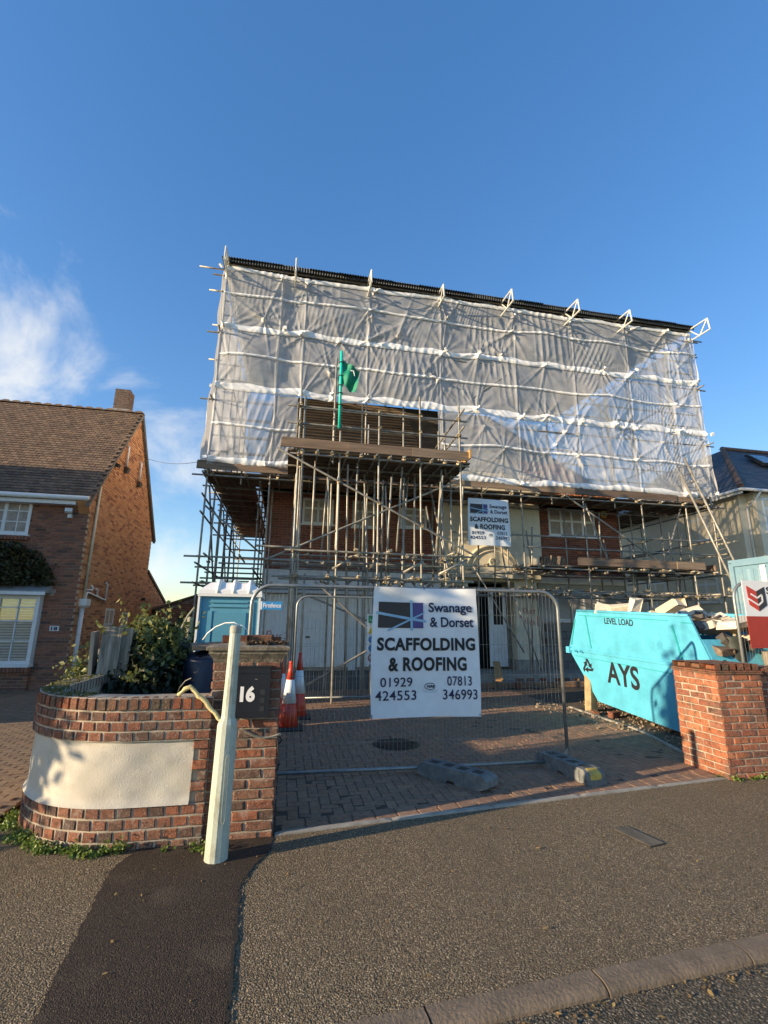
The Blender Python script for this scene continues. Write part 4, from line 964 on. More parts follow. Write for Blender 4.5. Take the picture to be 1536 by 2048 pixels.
scrawl('spray_mark', B, [[(cx_, cz_+.2), (cx_, cz_+.5)], [(cx_+.1, cz_+.46), (cx_+.18, cz_+.52), (cx_+.24, cz_+.4), (cx_+.14, cz_+.33), (cx_+.1, cz_+.46)], [(cx_+.28, cz_+.45), (cx_+.29, cz_+.33), (cx_+.36, cz_+.35), (cx_+.36, cz_+.46)], [(cx_+.40, cz_+.44), (cx_+.52, cz_+.44)], [(cx_+.46, cz_+.44), (cx_+.46, cz_+.32)], [(cx_+.09, cz_+.25), (cx_+.08, cz_+.12), (cx_+.2, cz_+.13)], [(cx_+.17, cz_+.2), (cx_+.17, cz_+.03)], [(cx_+.22, cz_+.08), (cx_+.27, cz_+.08)], [(cx_+.36, cz_+.14), (cx_+.30, cz_+.06), (cx_+.37, cz_-.02), (cx_+.45, cz_+.04), (cx_+.42, cz_+.13), (cx_+.36, cz_+.14)], [(cx_+.56, cz_+.28), (cx_+.57, cz_-.03)]], 13.632, .010)
# right part, ground floor: fascia, grey blockwork and window
box('fascia_band', upvc, B, 7.76, AX1, 13.80, WY-.002, 2.90, 3.09)
box('wall_render', greyrender, B, 7.76, AX1, 13.96, WY-.002, 1.7, 2.898)
it = []
for j in range(7):
    for i in range(8): it.append(((7.9+i*.45+(j % 2)*.22, 13.95, .32+.11+j*.225), (0, 0, 0), (.44, .1, .215)))
pieces(B, 'concrete_block', varied('grey_block', [(.20, .20, .19), (.24, .235, .22), (.17, .165, .155)], blotch=.3, bscale=20), [q for q in it if q[0][2] < 1.7 and q[0][0] < 10.7], BRK, 80)
window(B, (8.35, 13.96, 1.76), (1, 0, 0), (0, -1, 0), 1.5, .9, 3, fw=.06, mat=upvc_dull)
ab = MB()
hx = [(10.30+.13*math.cos(R(60*k)), 13.90, 5.28+.13*math.sin(R(60*k))) for k in range(6)]
ab.prism(hx, (0, .09, 0)); ab.build('alarm_box', alarm_yellow, B)
box('alarm_label', sign_blue, B, 10.25, 10.35, 13.893, 13.899, 5.25, 5.31)
# roof: battened membrane with tiles going on along the eaves
P16 = R(47); ez = TZ+.05; rf = MB()
ry = 18.3; rz_ = ez+(ry-13.55)*math.tan(P16)
rf.add([(AX0-.25, 13.55, ez), (AX1+.25, 13.55, ez), (AX1-2.6, ry, rz_), (AX0-.25, ry, rz_), (AX0-.25, 22.9, ez), (AX1+.25, 22.9, ez)], [(0, 1, 2, 3), (0, 3, 4), (1, 5, 2), (3, 2, 5, 4)])
rfo = rf.build('roof', felt, B)
def onroof(x, s, h=.0): return (x, 13.55+s*math.cos(P16)-h*math.sin(P16), ez+s*math.sin(P16)+h*math.cos(P16))
it = []
for j in range(26):
    s = .15+j*.26
    if s*math.cos(P16) > 4.6: break
    x0, x1 = AX0-.2, AX1+.2-s*.45
    for a, b in ((x0, min(4.4, x1)),):
        c = onroof((a+b)/2, s, .02); it.append((c, (P16, 0, 0), (b-a, .045, .03)))
pieces(rfo, 'roof_batten', batten_mat, it, [unit_slab(.02, .1)], 40)
it = []
for j in range(2):
    x = AX0-.1
    while x < 4.4: it.append((onroof(x, -.03+j*.26, .035+.01*j), (P16-.06, 0, random.uniform(-.02, .02)), (.19, .32, .022))); x += .2
for j in range(11):
    x = 7.3
    while x < AX1+.1-j*.12: it.append((onroof(x, -.03+j*.26, .04), (P16-.06, random.uniform(-.02, .02), 0), (.19, .32, .03))); x += .2
pieces(rfo, 'roof_tile', tile16, it, [unit_slab(.10, .6)], 300, 'roof_tile_field')
# ------------------------------------------------------------------ cream neighbour, right
K = empty('rendered_house', (18, 16, 0), 'cream rendered house with grey slate roof on the far right', 'house')
KX, KY, KE = 16.0, 14.05, 6.42
KYB = 23.0
box('wall', cream, K, KX, 26, KY, KYB, -.1, KE)
box('bay', cream, K, KX+.35, 20, KY-.35, KY-.003, -.1, KE-.003)
for (y, z, wd, ht) in ((15.45, 4.95, .95, 1.25), (15.4, 2.55, 1.1, 1.0)): window(K, (KX, y+wd, z), (0, -1, 0), (-1, 0, 0), wd, ht, 2, mid=(.68,), fw=.07, gl=glass_sky)
window(K, (KX, 19.2, 2.4), (0, -1, 0), (-1, 0, 0), 1.2, 1.1, 2, fw=.07)
window(K, (KX+.62, KY-.35, 4.95), (1, 0, 0), (0, -1, 0), 1.5, 1.25, 2, mid=(.68,), fw=.07, gl=glass_sky)
window(K, (KX+.62, KY-.35, 1.2), (1, 0, 0), (0, -1, 0), 1.5, 1.35, 2, mid=(.68,), fw=.07, gl=glass_sky)
t_ = 2.75; kp = (KX-.3+t_+.3, KY-.35+t_+.3, KE+2.75)
rk = MB(); x0, y0, x1, y1 = KX-.35, KY-.5, 26.35, KYB+.3; ap = 2.95
rk.add([(x0, y0, KE+.02), (x1, y0, KE+.02), (x1, y1, KE+.02), (x0, y1, KE+.02), (x0+ap, y0+ap+.2, KE+2.85), (x1-ap, y0+ap+.2, KE+2.85), (x1-ap, y1-ap, KE+2.85), (x0+ap, y1-ap, KE+2.85)], [(0, 1, 5, 4), (1, 2, 6, 5), (2, 3, 7, 6), (3, 0, 4, 7), (4, 5, 6, 7)])
rko = rk.build('roof', slate, K)
it = []
sa = math.atan2(2.83, ap+.2); Lh = math.hypot(2.83, ap+.2)
for j in range(int(Lh/.2)):
    f_ = j*.2/Lh; y = y0+(ap+.2)*f_; z = KE+.02+2.83*f_; xa = x0+ap*f_; x = xa+.1+(j % 2)*.12
    while x < 22.5:
        it.append(((x, y+.08, z+.085), (sa-.04, 0, random.uniform(-.01, .01)), (.235, .34, .012))); x += .245
sb = math.atan2(2.83, ap); Lh = math.hypot(2.83, ap)
for j in range(int(Lh/.2)):
    f_ = j*.2/Lh; x = x0+ap*f_; z = KE+.02+2.83*f_; y = y0+(ap+.2)*f_+.1+(j % 2)*.12
    while y < 21-ap*f_: it.append(((x+.08, y, z+.085), (sb-.04, 0, -R(90)), (.235, .34, .012))); y += .245
pieces(rko, 'slate', slate, it, [unit_slab(.02, .3)], 300, 'slate_field')
MB().tube((x0, y0, KE+.10), (x0+ap, y0+ap+.2, KE+2.93), .10, 8).build('hip_tiles', plain('hip_brown', (.16, .10, .07), .9, var=.3), rko)
MB().tube((x0+ap, y0+ap+.2, KE+2.93), (x1-ap, y0+ap+.2, KE+2.93), .09, 8).build('ridge_tiles', plain('ridge_brown', (.20, .12, .09), .9, var=.3), rko)
sk = MB().obox((19.3, 15.55, KE+2.02), (.95, 1.0, .08), (sa, 0, 0)); sk.build('rooflight', rubber, rko)
MB().obox((19.3, 15.51, KE+2.07), (.78, .84, .03), (sa, 0, 0)).build('rooflight_pane', glass_sky, rko)
gt = MB(); gt.path([(x0-.04, KYB, KE), (x0-.04, y0-.04, KE), (26, y0-.04, KE)], .06, 8); gt.build('gutter', upvc, K, True)
box('fascia', upvc, K, x0, x0+.03, y0, KYB, KE-.14, KE-.06)
MB().path([(KX+.42, y0-.02, KE-.05), (KX+.36, KY-.30, KE-.35), (KX+.28, KY-.05, KE-.55), (KX+.28, KY-.05, .1)], .038, 8).build('downpipe', upvc, K, True)

# a house further left, beyond the picture: its shade lies on number 18
Q = empty('neighbouring_house', (-18, 12, 0), 'brick house standing further left along the street', 'house')
box('wall', brick_front18, Q, -25, -10.2, 7.7, 13.9, -.1, 5.1)
MB().prism([(-25.2, 7.4, 4.95), (-25.2, 14.2, 4.95), (-25.2, 10.8, 8.15)], (15.2, 0, 0)).build('roof', tile18, Q)
for y in (8.3, 11.5): window(Q, (-10.2, y, 2.6), (0, 1, 0), (1, 0, 0), 1.2, 1.2, 2)

# ================================================================== SCAFFOLDING
TR = .0242
def unit_tube():
    m = MB().tube((0, 0, -.5), (0, 0, .5), TR, 8); me = bpy.data.meshes.new('tube'); me.from_pydata(m.v, [], m.f); me.update(); me.materials.append(galv); me.polygons.foreach_set('use_smooth', [len(p.vertices) == 4 for p in me.polygons]); return me
TME = unit_tube()
BUV, BUF = unit_slab(.01, .15)
BME = bpy.data.meshes.new('board'); BME.from_pydata(BUV, [], BUF); BME.materials.append(board_mat)
class Scaf:
    def __init__(s, e): s.e = e; s.c = []; s.nn = 0
    def t(s, name, p, q, r=1.0, ext=0.0):
        p, q = Vector(p), Vector(q); d = q-p; L = d.length; d.normalize(); p = p-d*ext; q = q+d*ext; L += 2*ext
        s.nn += 1; jx = Vector((random.uniform(-.012, .012), random.uniform(-.006, .006), random.uniform(-.01, .01)))
        o = bpy.data.objects.new(name, TME); COL.objects.link(o); o.location = (p+q)/2+jx; o.rotation_euler = (d+Vector((random.uniform(-.004, .004), random.uniform(-.004, .004), random.uniform(-.004, .004)))).to_track_quat('Z', 'Y').to_euler(); o.scale = (r, r, L); setparent(o, s.e); return o
    def std(s, x, y, z0, z1, name='standard'): return s.t(name, (x, y, z0), (x, y, z1))
    def k(s, x, y, z): s.c.append((x, y, z))
    def board(s, name, c, size, rot=(0, 0, 0), mat=None):
        o = bpy.data.objects.new(name, BME); COL.objects.link(o); o.location = c; o.rotation_euler = rot; o.scale = size; setparent(o, s.e)
        return o
    def done(s):
        m = MB(); rg = random.Random(2)
        for (x, y, z) in s.c:
            m.obox((x, y, z), (.075, .06, .055), (rg.uniform(-.5, .5), rg.uniform(-.5, .5), rg.uniform(0, 3)))
            m.obox((x+rg.uniform(-.03, .03), y-.035, z+rg.uniform(-.03, .03)), (.025, .07, .025), (rg.uniform(-.6, .6), 0, rg.uniform(-.6, .6)))
            m.tube((x-.045, y-.03, z+.01), (x-.045, y-.085, z+.02), .009, 5)
        o = m.build('couplers', coupler_mat, s.e); o['kind'] = 'stuff'
OY, IY, G0 = 12.36, 13.5, .3
SX0, SX1 = -2.2, 13.05
sc = Scaf(empty('scaffold', (5, 12.4, 0), 'tall tube and board scaffold wrapped around the house front and sides', 'scaffold'))
stdX = [-2.18, -.63, .05, 1.9, 4.1, 6.5, 8.5, 10.47, 12.05, 13.0]
LIFTS = [2.52, 3.18, 5.28, 7.35, 9.35, 11.15]
for i, x in enumerate(stdX):
    gz = .3 if 4 < x < 11 else .02
    sc.std(x, OY, gz, 11.5 if x not in (-2.18,) else 11.6)
    sc.std(x+.05, IY, gz, 11.2 if i % 2 else 6.4)
    for z in LIFTS:
        sc.k(x, OY-.03, z); 
    for z in (2.52, 3.18, 5.28): sc.k(x+.04, IY, z)
for x in (-1.35, 1.0, 3.0, 5.3, 7.5, 9.6): sc.std(x, OY+.06, 5.1, 9.0+random.uniform(-1, 2))
# ledgers along the front, outer and inner
for z in LIFTS:
    for a, b in ((SX0-.35, 4.9), (4.6, SX1+.35)):
        sc.t('ledger', (a, OY-.045, z), (b, OY-.045, z))
for z in (2.52, 3.18, 5.28, 7.35):
    sc.t('ledger', (AX0-1.2, IY+.045, z), (5.0, IY+.045, z)); sc.t('ledger', (4.7, IY+.045, z-.06), (12.4, IY+.045, z-.06))
# guard rails
for z, a, b in ((3.80, 6.6, 13.2), (4.2, 7.75, 12.5), (4.12, 4.4, 8.2), (5.95, SX0, SX1), (6.4, SX0, SX1), (8.0, SX0, SX1), (8.45, SX0, SX1), (9.95, SX0, SX1), (10.4, SX0, SX1)):
    sc.t('guard_rail', (a, OY+.045, z), (b, OY+.045, z))
# transoms
x = SX0+.15; k = 0
while x < SX1:
    sc.t('transom', (x, OY-.22-.12*(k % 3 == 0), 5.335), (x, IY+.2, 5.335))
    if x > 4.6 or x < -.3: sc.t('transom', (x, OY-.2, 3.235), (x, IY+.2, 3.235))
    if k % 2 == 0: sc.t('transom', (x, OY-.18, 2.575), (x, IY+.15, 2.575)); sc.k(x, OY-.1, 2.55)
    sc.k(x, OY-.08, 5.31); sc.k(x, OY-.08, 3.21) if x > 4.6 else None
    x += .82; k += 1
# boards: five abreast on the upper lift, four on the lower right
def lift(z, x0, x1, y0, n, L=3.9, w=.225, skip=()):
    for j in range(n):
        x = x0; i = 0
        while x < x1-.3:
            l = min(L, x1-x)
            if (i, j) not in skip: sc.board('scaffold_board', (x+l/2, y0+(j+.5)*.235, z+random.uniform(-.004, .01)), (l-.02, w, .038), (0, random.uniform(-.004, .004), random.uniform(-.004, .004)))
            x += l; i += 1
lift(5.385, SX0-.15, SX1+.2, OY+.03, 5)
lift(3.285, 6.75, SX1, OY+.03, 5)
def toe(z0, x0, x1, y, h=.225, L=3.9):
    x = x0; i = 0
    while x < x1-.2:
        l = min(L*random.uniform(.8, 1), x1-x); sc.board('toe_board', (x+l/2, y-.02*(i % 2), z0+h/2+random.uniform(-.01, .01)), (l, .038, h), (0, random.uniform(-.006, .006), 0)); x += l-.03; i += 1
toe(5.41, SX0-.25, .1, OY-.09); toe(5.41, 4.35, SX1-.3, OY-.09); toe(3.30, 8.1, SX1-.7, OY-.09); 
# braces
for p, q in (((7.9, OY-.1, 5.35), (11.4, OY-.1, 3.1)), ((-2.2, OY+.1, 4.5), (-.7, OY+.1, 3.3)), ((5.0, OY+.1, 3.2), (6.4, OY+.1, .9)), ((6.05, OY-.1, 2.5), (6.75, OY-.1, .45)), ((11.0, OY+.1, 3.1), (12.0, OY+.1, 5.3)), ((9.3, OY+.1, 3.2), (8.6, OY+.1, 5.2)), ((4.0, OY-.05, 7.35), (6.5, OY-.05, 9.3)), ((8.5, OY+.1, 9.3), (10.5, OY+.1, 7.3)), ((10.4, OY+.1, 7.3), (12.1, OY+.1, 5.4))): sc.t('brace', p, q)
# left flank: standards and boards running back along the side wall
for k in range(6):
    y = 13.7+k*1.55; sc.std(-2.18, y, .0, 11.2-.0*k); sc.std(-.95, y, .0, 6.4); sc.std(-2.05, y+.35, 2.4, 5.2) if k < 3 else None
    for z in (2.52, 3.0, 5.28, 7.35): sc.t('transom', (-2.5, y-.1, z+.05), (-.8, y-.1, z+.05))
    for z in (2.8, 4.3, 4.7): sc.t('transom', (-2.45, y+.5, z), (-.85, y+.5, z)) if z < 4 or k % 2 else None
    sc.t('transom', (-2.4, y+.7, 5.34), (-.75, y+.7, 5.34))
for z in (2.52, 3.0, 4.25, 4.7, 5.28, 7.35, 9.35): sc.t('ledger', (-2.22, 12.0, z), (-2.22, 22.4, z)); sc.t('ledger', (-.9, 12.5, z-.04), (-.9, 22.4, z-.04)) if z < 6 else None
for j in range(5): sc.board('scaffold_board', (-2.12+j*.235, 17.6, 5.386), (.225, 9.4, .038)); 
for j in range(4): sc.board('scaffold_board', (-2.0+j*.235, 17.8, 2.62), (.225, 8.2, .038))
sc.board('toe_board', (-2.22, 17.3, 5.52), (.038, 9.6, .225))
for k in range(3): sc.t('brace', (-2.25, 13.2+k*3, 5.2), (-2.25, 15.6+k*3, 2.5))
# right flank
for k in range(5):
    y = 13.8+k*1.7; sc.std(13.0, y, .0, 11.2); sc.std(11.2, y, .0, 6.2)
    for z in (2.52, 3.2, 5.28): sc.t('transom', (10.9, y-.1, z+.05), (13.35, y-.1, z+.05))
for z in (2.52, 3.18, 3.8, 4.25, 5.28, 7.35, 9.35): sc.t('ledger', (13.05, 12.0, z), (13.05, 21, z)); sc.t('ledger', (11.1, 12.4, z), (11.1, 21, z)) if z < 6 else None
for j in range(5): sc.board('scaffold_board', (11.45+j*.235*1.3, 17.4, 5.386), (.225, 9, .038))
sc.board('toe_board', (13.0, 15, 5.52), (.038, 5.2, .225)); sc.board('toe_board', (13.0, 14.5, 3.40), (.038, 4.0, .225))
for p, q in (((12.3, OY-.1, 6.1), (13.7, OY+.9, 6.65)), ((12.2, OY-.05, 5.6), (14.0, 13.2, 6.0))): sc.t('transom', p, q)
# tubes poking out past the corners at roof level
for z, x, l in ((11.38, SX0, -.75), (10.68, SX0, -.42), (9.6, SX0, -.25), (8.55, SX0, -.25)): sc.t('ledger', (x+.1, OY, z), (x+l, OY, z))
for z, x, l in ((11.25, SX1, .55), (10.72, SX1, .25), (10.62, SX1, .28), (9.4, SX1, .2)): sc.t('ledger', (x-.1, OY, z), (x+l, OY, z))
# offcuts lying on the lower right platform
for k in range(9): sc.board('offcut', (7.15+k*.09, OY+.25+.03*(k % 3), 3.31+.13), (.05, .10, .24+.03*(k % 4)), (R(12), R(-6+3*(k % 5)), .2*k))
for k in range(46):
    x = random.uniform(4.4, 12.6); z = random.choice([2.45, 2.5, 2.58, 2.64, 3.1, 3.22]); y = OY-random.uniform(.05, .4); l = random.uniform(.25, .9)
    sc.t('transom', (x, y, z), (x+random.uniform(-.05, .05), y+l, z+random.uniform(-.03, .03))); sc.k(x, y+.1, z)
for z in (2.44, 2.62, 3.06): sc.t('ledger', (4.4, OY+.5, z), (9.0, OY+.5, z+.02)); sc.t('ledger', (7.6, OY+.3, z-.03), (13.1, OY+.3, z))
for k in range(14):
    x = random.uniform(4.6, 12.8); sc.t('prop', (x, OY+random.uniform(.2, 1.0), random.choice([.3, 2.5])), (x+random.uniform(-.1, .1), OY+random.uniform(.2, 1.0), random.uniform(3.4, 5.3)))
sc.done()
# projecting loading tower in front
tw = Scaf(empty('loading_tower', (2, 10.4, 0), 'projecting scaffold loading tower with guard rails in front of the house', 'scaffold'))
TY = 10.42; TB = 12.0
for x, zt in ((.07, 6.98), (1.0, 6.0), (1.93, 6.45), (2.94, 7.08), (3.92, 6.95)):
    tw.std(x, TY, .02, zt); tw.std(x+.06, TY+.85, .02, 5.5+.3*random.random()); tw.std(x-.03, TB, .02, 6.9)
    for z in (2.58, 3.14, 5.33): tw.k(x, TY-.03, z); tw.k(x+.05, TY+.85, z)
    for z in (6.12, 6.55): tw.k(x, TY-.03, z)
tw.std(.18, TY+.06, .02, 6.82); tw.std(3.72, TY+.5, 5.3, 6.75); tw.std(.86, TY+.12, 5.2, 7.9)
for x in (.45, 1.45, 2.45, 3.4): tw.t('prop', (x, TY+.35, 3.2+.1*random.random()), (x+random.uniform(-.12, .12), TY+.2, 5.3)); tw.t('prop', (x+.3, TY+1.15, 3.1), (x+.3+random.uniform(-.15, .15), TY+1.0, 5.3)); tw.t('prop', (x-.1, TY+.6, .02), (x-.1, TY+.6, 2.7))
for z in (2.58, 3.14, 5.33):
    tw.t('ledger', (-.12, TY-.05, z), (4.15, TY-.05, z)); tw.t('ledger', (-.25, TY+.9, z+.03), (4.2, TY+.9, z+.03))
tw.t('ledger', (-.75, TY-.05, 3.20), (.2, TY-.05, 3.19)); tw.t('ledger', (-.55, TY+.5, 2.98), (3.9, TY+.5, 2.95)); tw.t('ledger', (-.2, TB-.1, 2.9), (4.3, TB-.1, 2.9))
for z in (6.12, 6.55): tw.t('guard_rail', (-.22, TY+.05, z), (4.15, TY+.05, z-.02)); 
for z in (6.05, 6.5): tw.t('guard_rail', (3.95, TY-.3, z+.22), (3.9, TB+.3, z)); tw.t('guard_rail', (.02, TY-.2, z), (.02, TB, z))
for k in range(12):
    x = .15+k*.335; tw.t('transom', (x, TY-.2-.06*(k % 2), 5.385), (x, TB+.3, 5.385)); tw.k(x, TY-.12, 5.36)
    if k % 2 == 0: tw.t('transom', (x, TY-.25, 2.63), (x, TB+.2, 2.63)); tw.k(x, TY-.12, 2.6)
for p, q in (((.9, TY-.2, 2.75), (1.25, TY-.3, 2.95)), ((2.45, TY-.28, 2.72), (2.92, TY-.2, 2.98)), ((3.25, TY-.3, 2.7), (3.95, TY-.2, 3.05)), ((3.3, TY-.2, 2.72), (3.7, TY-.25, 2.80))): tw.t('transom', p, q, 1.1)
tw.t('brace', (-.42, TY-.1, 5.42), (4.32, TY-.1, 3.12)); tw.t('brace', (-.5, TY+.1, 2.95), (4.1, TY+.4, 5.15)); tw.k(1.93, TY-.1, 4.28); tw.k(2.94, TY-.12, 3.8); tw.k(1.0, TY-.1, 4.72)
tw.t('brace', (.55, TY-.02, 2.5), (2.5, TY+.1, .9)); tw.t('brace', (.5, TY+.3, .35), (2.9, TY+.3, 1.65)); tw.t('brace', (.25, TY+.8, 2.3), (2.4, TY+.8, 1.45))
for j in range(8):
    tw.board('scaffold_board', (2.0, TY+.1+j*.235, 5.43+random.uniform(0, .01)), (4.35, .225, .038), (0, 0, random.uniform(-.004, .004)))
for i, (a, b) in enumerate(((-.33, 1.25), (1.2, 2.75), (2.7, 4.1))): tw.board('toe_board', ((a+b)/2, TY-.09-.012*i, 5.57+random.uniform(-.01, .01)), (b-a, .038, .225), (0, random.uniform(-.006, .006), 0))
o = tw.board('toe_board', (4.12, TY+.25, 5.62), (.038, .9, .225)); o.data = o.data.copy(); o.data.materials[0] = board_fresh
tw.board('toe_board', (-.02, TY+.8, 5.57), (.038, 1.7, .225))
for k in range(26):
    x = random.uniform(-.1, 4.1); z = random.choice([2.5, 2.62, 2.9, 3.08, 3.2]); y = TY-random.uniform(-.3, .25)
    tw.t('transom', (x, y, z), (x+random.uniform(-.25, .25), y+random.uniform(.3, .9), z+random.uniform(-.06, .06))); tw.k(x, y+.08, z)
for k in range(12):
    x = random.uniform(0, 4); tw.t('prop', (x, TY+random.uniform(.1, 1.4), random.choice([.05, 2.5, 2.6])), (x+random.uniform(-.2, .2), TY+random.uniform(.1, 1.4), random.uniform(4.6, 5.35)))
for z in (2.7, 3.0): tw.t('ledger', (-.4, TY+1.3, z), (4.3, TY+1.3, z+.03))
tw.done()
# flag and its painted tube
fg = empty('flag', (.96, 10.3, 6.0), 'green flag hanging from a turquoise scaffold tube', 'flag')
MB().tube((.96, TY-.09, 6.02), (.955, TY-.09, 8.0), .035, 10).build('pole', pole_green, fg, True)
fv = []; ff = []
for i in range(15):
    for j in range(21):
        u_, v_ = i/14, j/20
        x = .99+.42*u_-.10*u_*v_; z = 7.78-.62*v_-.36*u_+.12*u_*u_; y = TY-.12+.07*math.sin(u_*9+v_*2.5)*(.3+u_)+.03*math.sin(v_*8)
        fv.append((x, y, z))
for i in range(14):
    for j in range(20): ff.append((i*21+j, i*21+j+1, (i+1)*21+j+1, (i+1)*21+j))
MB().add(fv, ff).build('cloth', flag_green, fg, True)
MB().path([(1.17+.10*t+.02*math.sin(t*3), TY-.20, 7.47-.14*t*t-.02*math.sin(t*9)) for t in np.linspace(0, 1, 9)], [.006, .012, .016, .018, .016, .013, .01, .008, .005], 5).build('emblem', lettering_white, fg)
for z in (7.7, 7.35, 7.1, 6.9, 6.6): MB().path([(.96+.05*math.cos(t), TY-.09+.05*math.sin(t), z) for t in np.linspace(0, 6.28, 12)], .01, 5).build('tie', rubber, fg)

# ================================================================== SHEETING
sh = empty('debris_sheeting', (5.4, 12.2, 5.5), 'white translucent plastic sheeting wrapped over the upper scaffold front', 'sheeting')
ties = [(x, z) for x in stdX[0:] for z in (5.62, 7.75, 9.55, 11.2)]+[(x, z) for x in (1.0, 3.0, 5.3, 7.5, 9.6) for z in (9.55, 7.75)]+[(.9, 8.3), (6.5, 8.65), (4.1, 8.65), (8.5, 6.6), (10.47, 6.7), (12.05, 8.6), (1.9, 10.6), (6.5, 10.6)]
rg = np.random.RandomState(21); ties = [(x+rg.uniform(-.16, .16), z+rg.uniform(-.10, .10)) for x, z in ties if rg.rand() < .8]+[(rg.uniform(-2, 12.9), rg.uniform(5.9, 11)) for _ in range(14)]
TA = np.array(ties)
tph = rg.uniform(0, 6.28, len(ties)); tkn = rg.randint(7, 15, len(ties)); tam = rg.uniform(.008, .022, len(ties))
CREASE = []
for k_ in range(len(ties)):
    for q_ in range(rg.randint(3, 7)):
        th_ = rg.choice([-1, 1])*rg.uniform(.5, 1.45)+(math.pi if rg.rand() < .5 else 0); CREASE.append((ties[k_][0], ties[k_][1], math.cos(th_), math.sin(th_), rg.uniform(.3, 1.1), rg.uniform(.018, .045), rg.uniform(.015, .055)))
def fbm(x, z, seed, base, octv=4):
    r = np.random.RandomState(seed); o = np.zeros_like(x); a = 1.0; f = base
    for k in range(octv):
        for q in range(4):
            th = r.uniform(0, math.pi); o += a*np.sin((x*math.cos(th)+z*math.sin(th))*f*r.uniform(.7, 1.3)+r.uniform(0, 6.28)+1.3*np.sin(x*f*.31+z*f*.23+q))/4
        a *= .55; f *= 2
    return o
def sheet_y(x, z):
    x = np.asarray(x, float); z = np.asarray(z, float)
    y = np.full_like(x, OY-.10)
    bil = np.zeros_like(x); xs_ = np.array(sorted(stdX))
    i = np.clip(np.searchsorted(xs_, x)-1, 0, len(xs_)-2); t_ = np.clip((x-xs_[i])/(xs_[i+1]-xs_[i]), 0, 1)
    zs_ = np.array([5.62, 7.75, 9.55, 11.2]); j = np.clip(np.searchsorted(zs_, z)-1, 0, 2); s_ = np.clip((z-zs_[j])/(zs_[j+1]-zs_[j]), 0, 1)
    bil = np.sin(t_*math.pi)*np.sin(s_*math.pi)
    y -= .09*bil*np.sin(i*2.1+j*1.3+.6+1.2*fbm(x, z, 71, .5, 1))+.02*np.sin(s_*math.pi)
    for k in range(len(ties)):
        dx_ = x-TA[k, 0]; dz_ = z-TA[k, 1]; r = np.hypot(dx_, dz_)+1e-4; th = np.arctan2(dz_, dx_)
        y += tam[k]*np.exp(-((r-.3)/(.3+.5*tph[k]/6.28))**2)*np.abs(np.sin(th*tkn[k]*.5+tph[k]))*1.1
        y += .012*np.exp(-(r/.10)**2)
    # fine pleats in patches, running roughly up and down
    for sd, fq, am in ((5, 52, .0085), (31, 74, .0050), (47, 30, .012)):
        msk = np.clip((fbm(x, z, sd, 1.5, 3)-.22)*2.6, 0, 1); an = .40*np.sin(sd)+.30*fbm(x, z, sd+1, .35, 1)
        ph = (x*np.cos(an)+z*np.sin(an))*fq*.75+.9*fbm(x, z, sd+2, 1.3, 2)
        y += am*msk*(np.abs(np.sin(ph*.5))*2-1.2)
    for (cx_, cz_, ca, sa_, ln, wd_, am) in CREASE:
        u_ = (x-cx_)*ca+(z-cz_)*sa_; v_ = -(x-cx_)*sa_+(z-cz_)*ca
        y -= am*np.exp(-(v_/wd_)**2)*np.exp(-np.clip(u_, 0, 9)/ln)*(u_ > -.02)
    for xs__ in stdX: y -= .022*np.exp(-((x-xs__-.02*np.sin(z*2))/.022)**2)
    y += .016*fbm(x, z, 14, 2.0, 3)+.004*fbm(x, z, 17, 9, 2)
    return y
def sheetgrid(x0, x1, z0f, z1f, dx_, dz_, hole=None, yoff=0.0):
    nx = int((x1-x0)/dx_)+1; xs_ = np.linspace(x0, x1, nx); nz_ = int(round((np.max(z1f(xs_))-np.min(z0f(xs_)))/dz_))+1
    Xg = np.repeat(xs_[:, None], nz_, 1); T_ = np.linspace(0, 1, nz_)[None, :]; a = z0f(xs_)[:, None]; b = z1f(xs_)[:, None]; Zg = a+(b-a)*T_
    Yg = sheet_y(Xg, Zg)-yoff
    V = np.stack([Xg, Yg, Zg], -1).reshape(-1, 3); idx = np.arange(nx*nz_).reshape(nx, nz_)
    q = np.stack([idx[:-1, :-1], idx[1:, :-1], idx[1:, 1:], idx[:-1, 1:]], -1).reshape(-1, 4)
    if hole is not None:
        c = V[q].mean(1); q = q[~hole(c[:, 0], c[:, 2])]
    me = bpy.data.meshes.new('sheet'); me.from_pydata(V.tolist(), [], q.tolist()); me.update(); return me
bot_ = lambda x: 5.60+.03*np.sin(x*3.1)+.02*np.sin(x*7)-.06*np.exp(-((x+1.6)/.7)**2)
top_ = lambda x: 11.40+.015*np.sin(x*2.9)
hole_ = lambda x, z: (x > -.02+.25*(z < 6.6)*0) & (x < 3.98) & (z < 7.70+.03*np.sin(x*4))
o = link(sheetgrid(SX0-.02, SX1, bot_, top_, .021, .040, hole_), 'front_sheet', sheet_m, sh, True)
def roll(me, zc, h):
    for v in me.vertices:
        t_ = (v.co.z-zc(v.co.x))/h
        v.co.y -= .026*math.sin(max(0, min(1, t_))*math.pi)**.7+.006*math.sin(v.co.x*23+t_*7+3*math.sin(v.co.x*2.1))*math.sin(v.co.x*4.3+1)
def band(z, h, x0=SX0, x1=SX1, name='hem_band', seed=0, skip=None):
    f0 = lambda x: z-h/2+.018*np.sin(x*2.3+seed)+.02*np.sin(x*.9+seed*2)-.025*np.sin(np.clip((x % 1.9)/1.9, 0, 1)*math.pi)
    o = link(sheetgrid(x0, x1, f0, lambda x: f0(x)+h*(1+.18*np.sin(x*5+seed)), .035, .028, skip, .022), name, band_m, sh, True); roll(o.data, f0, h*1.05); return o
band(9.55, .17, seed=1); band(7.76, .20, seed=2); band(10.60, .07, seed=3, name='eyelet_band'); band(8.68, .07, seed=4, name='eyelet_band'); band(11.36, .13, seed=5)
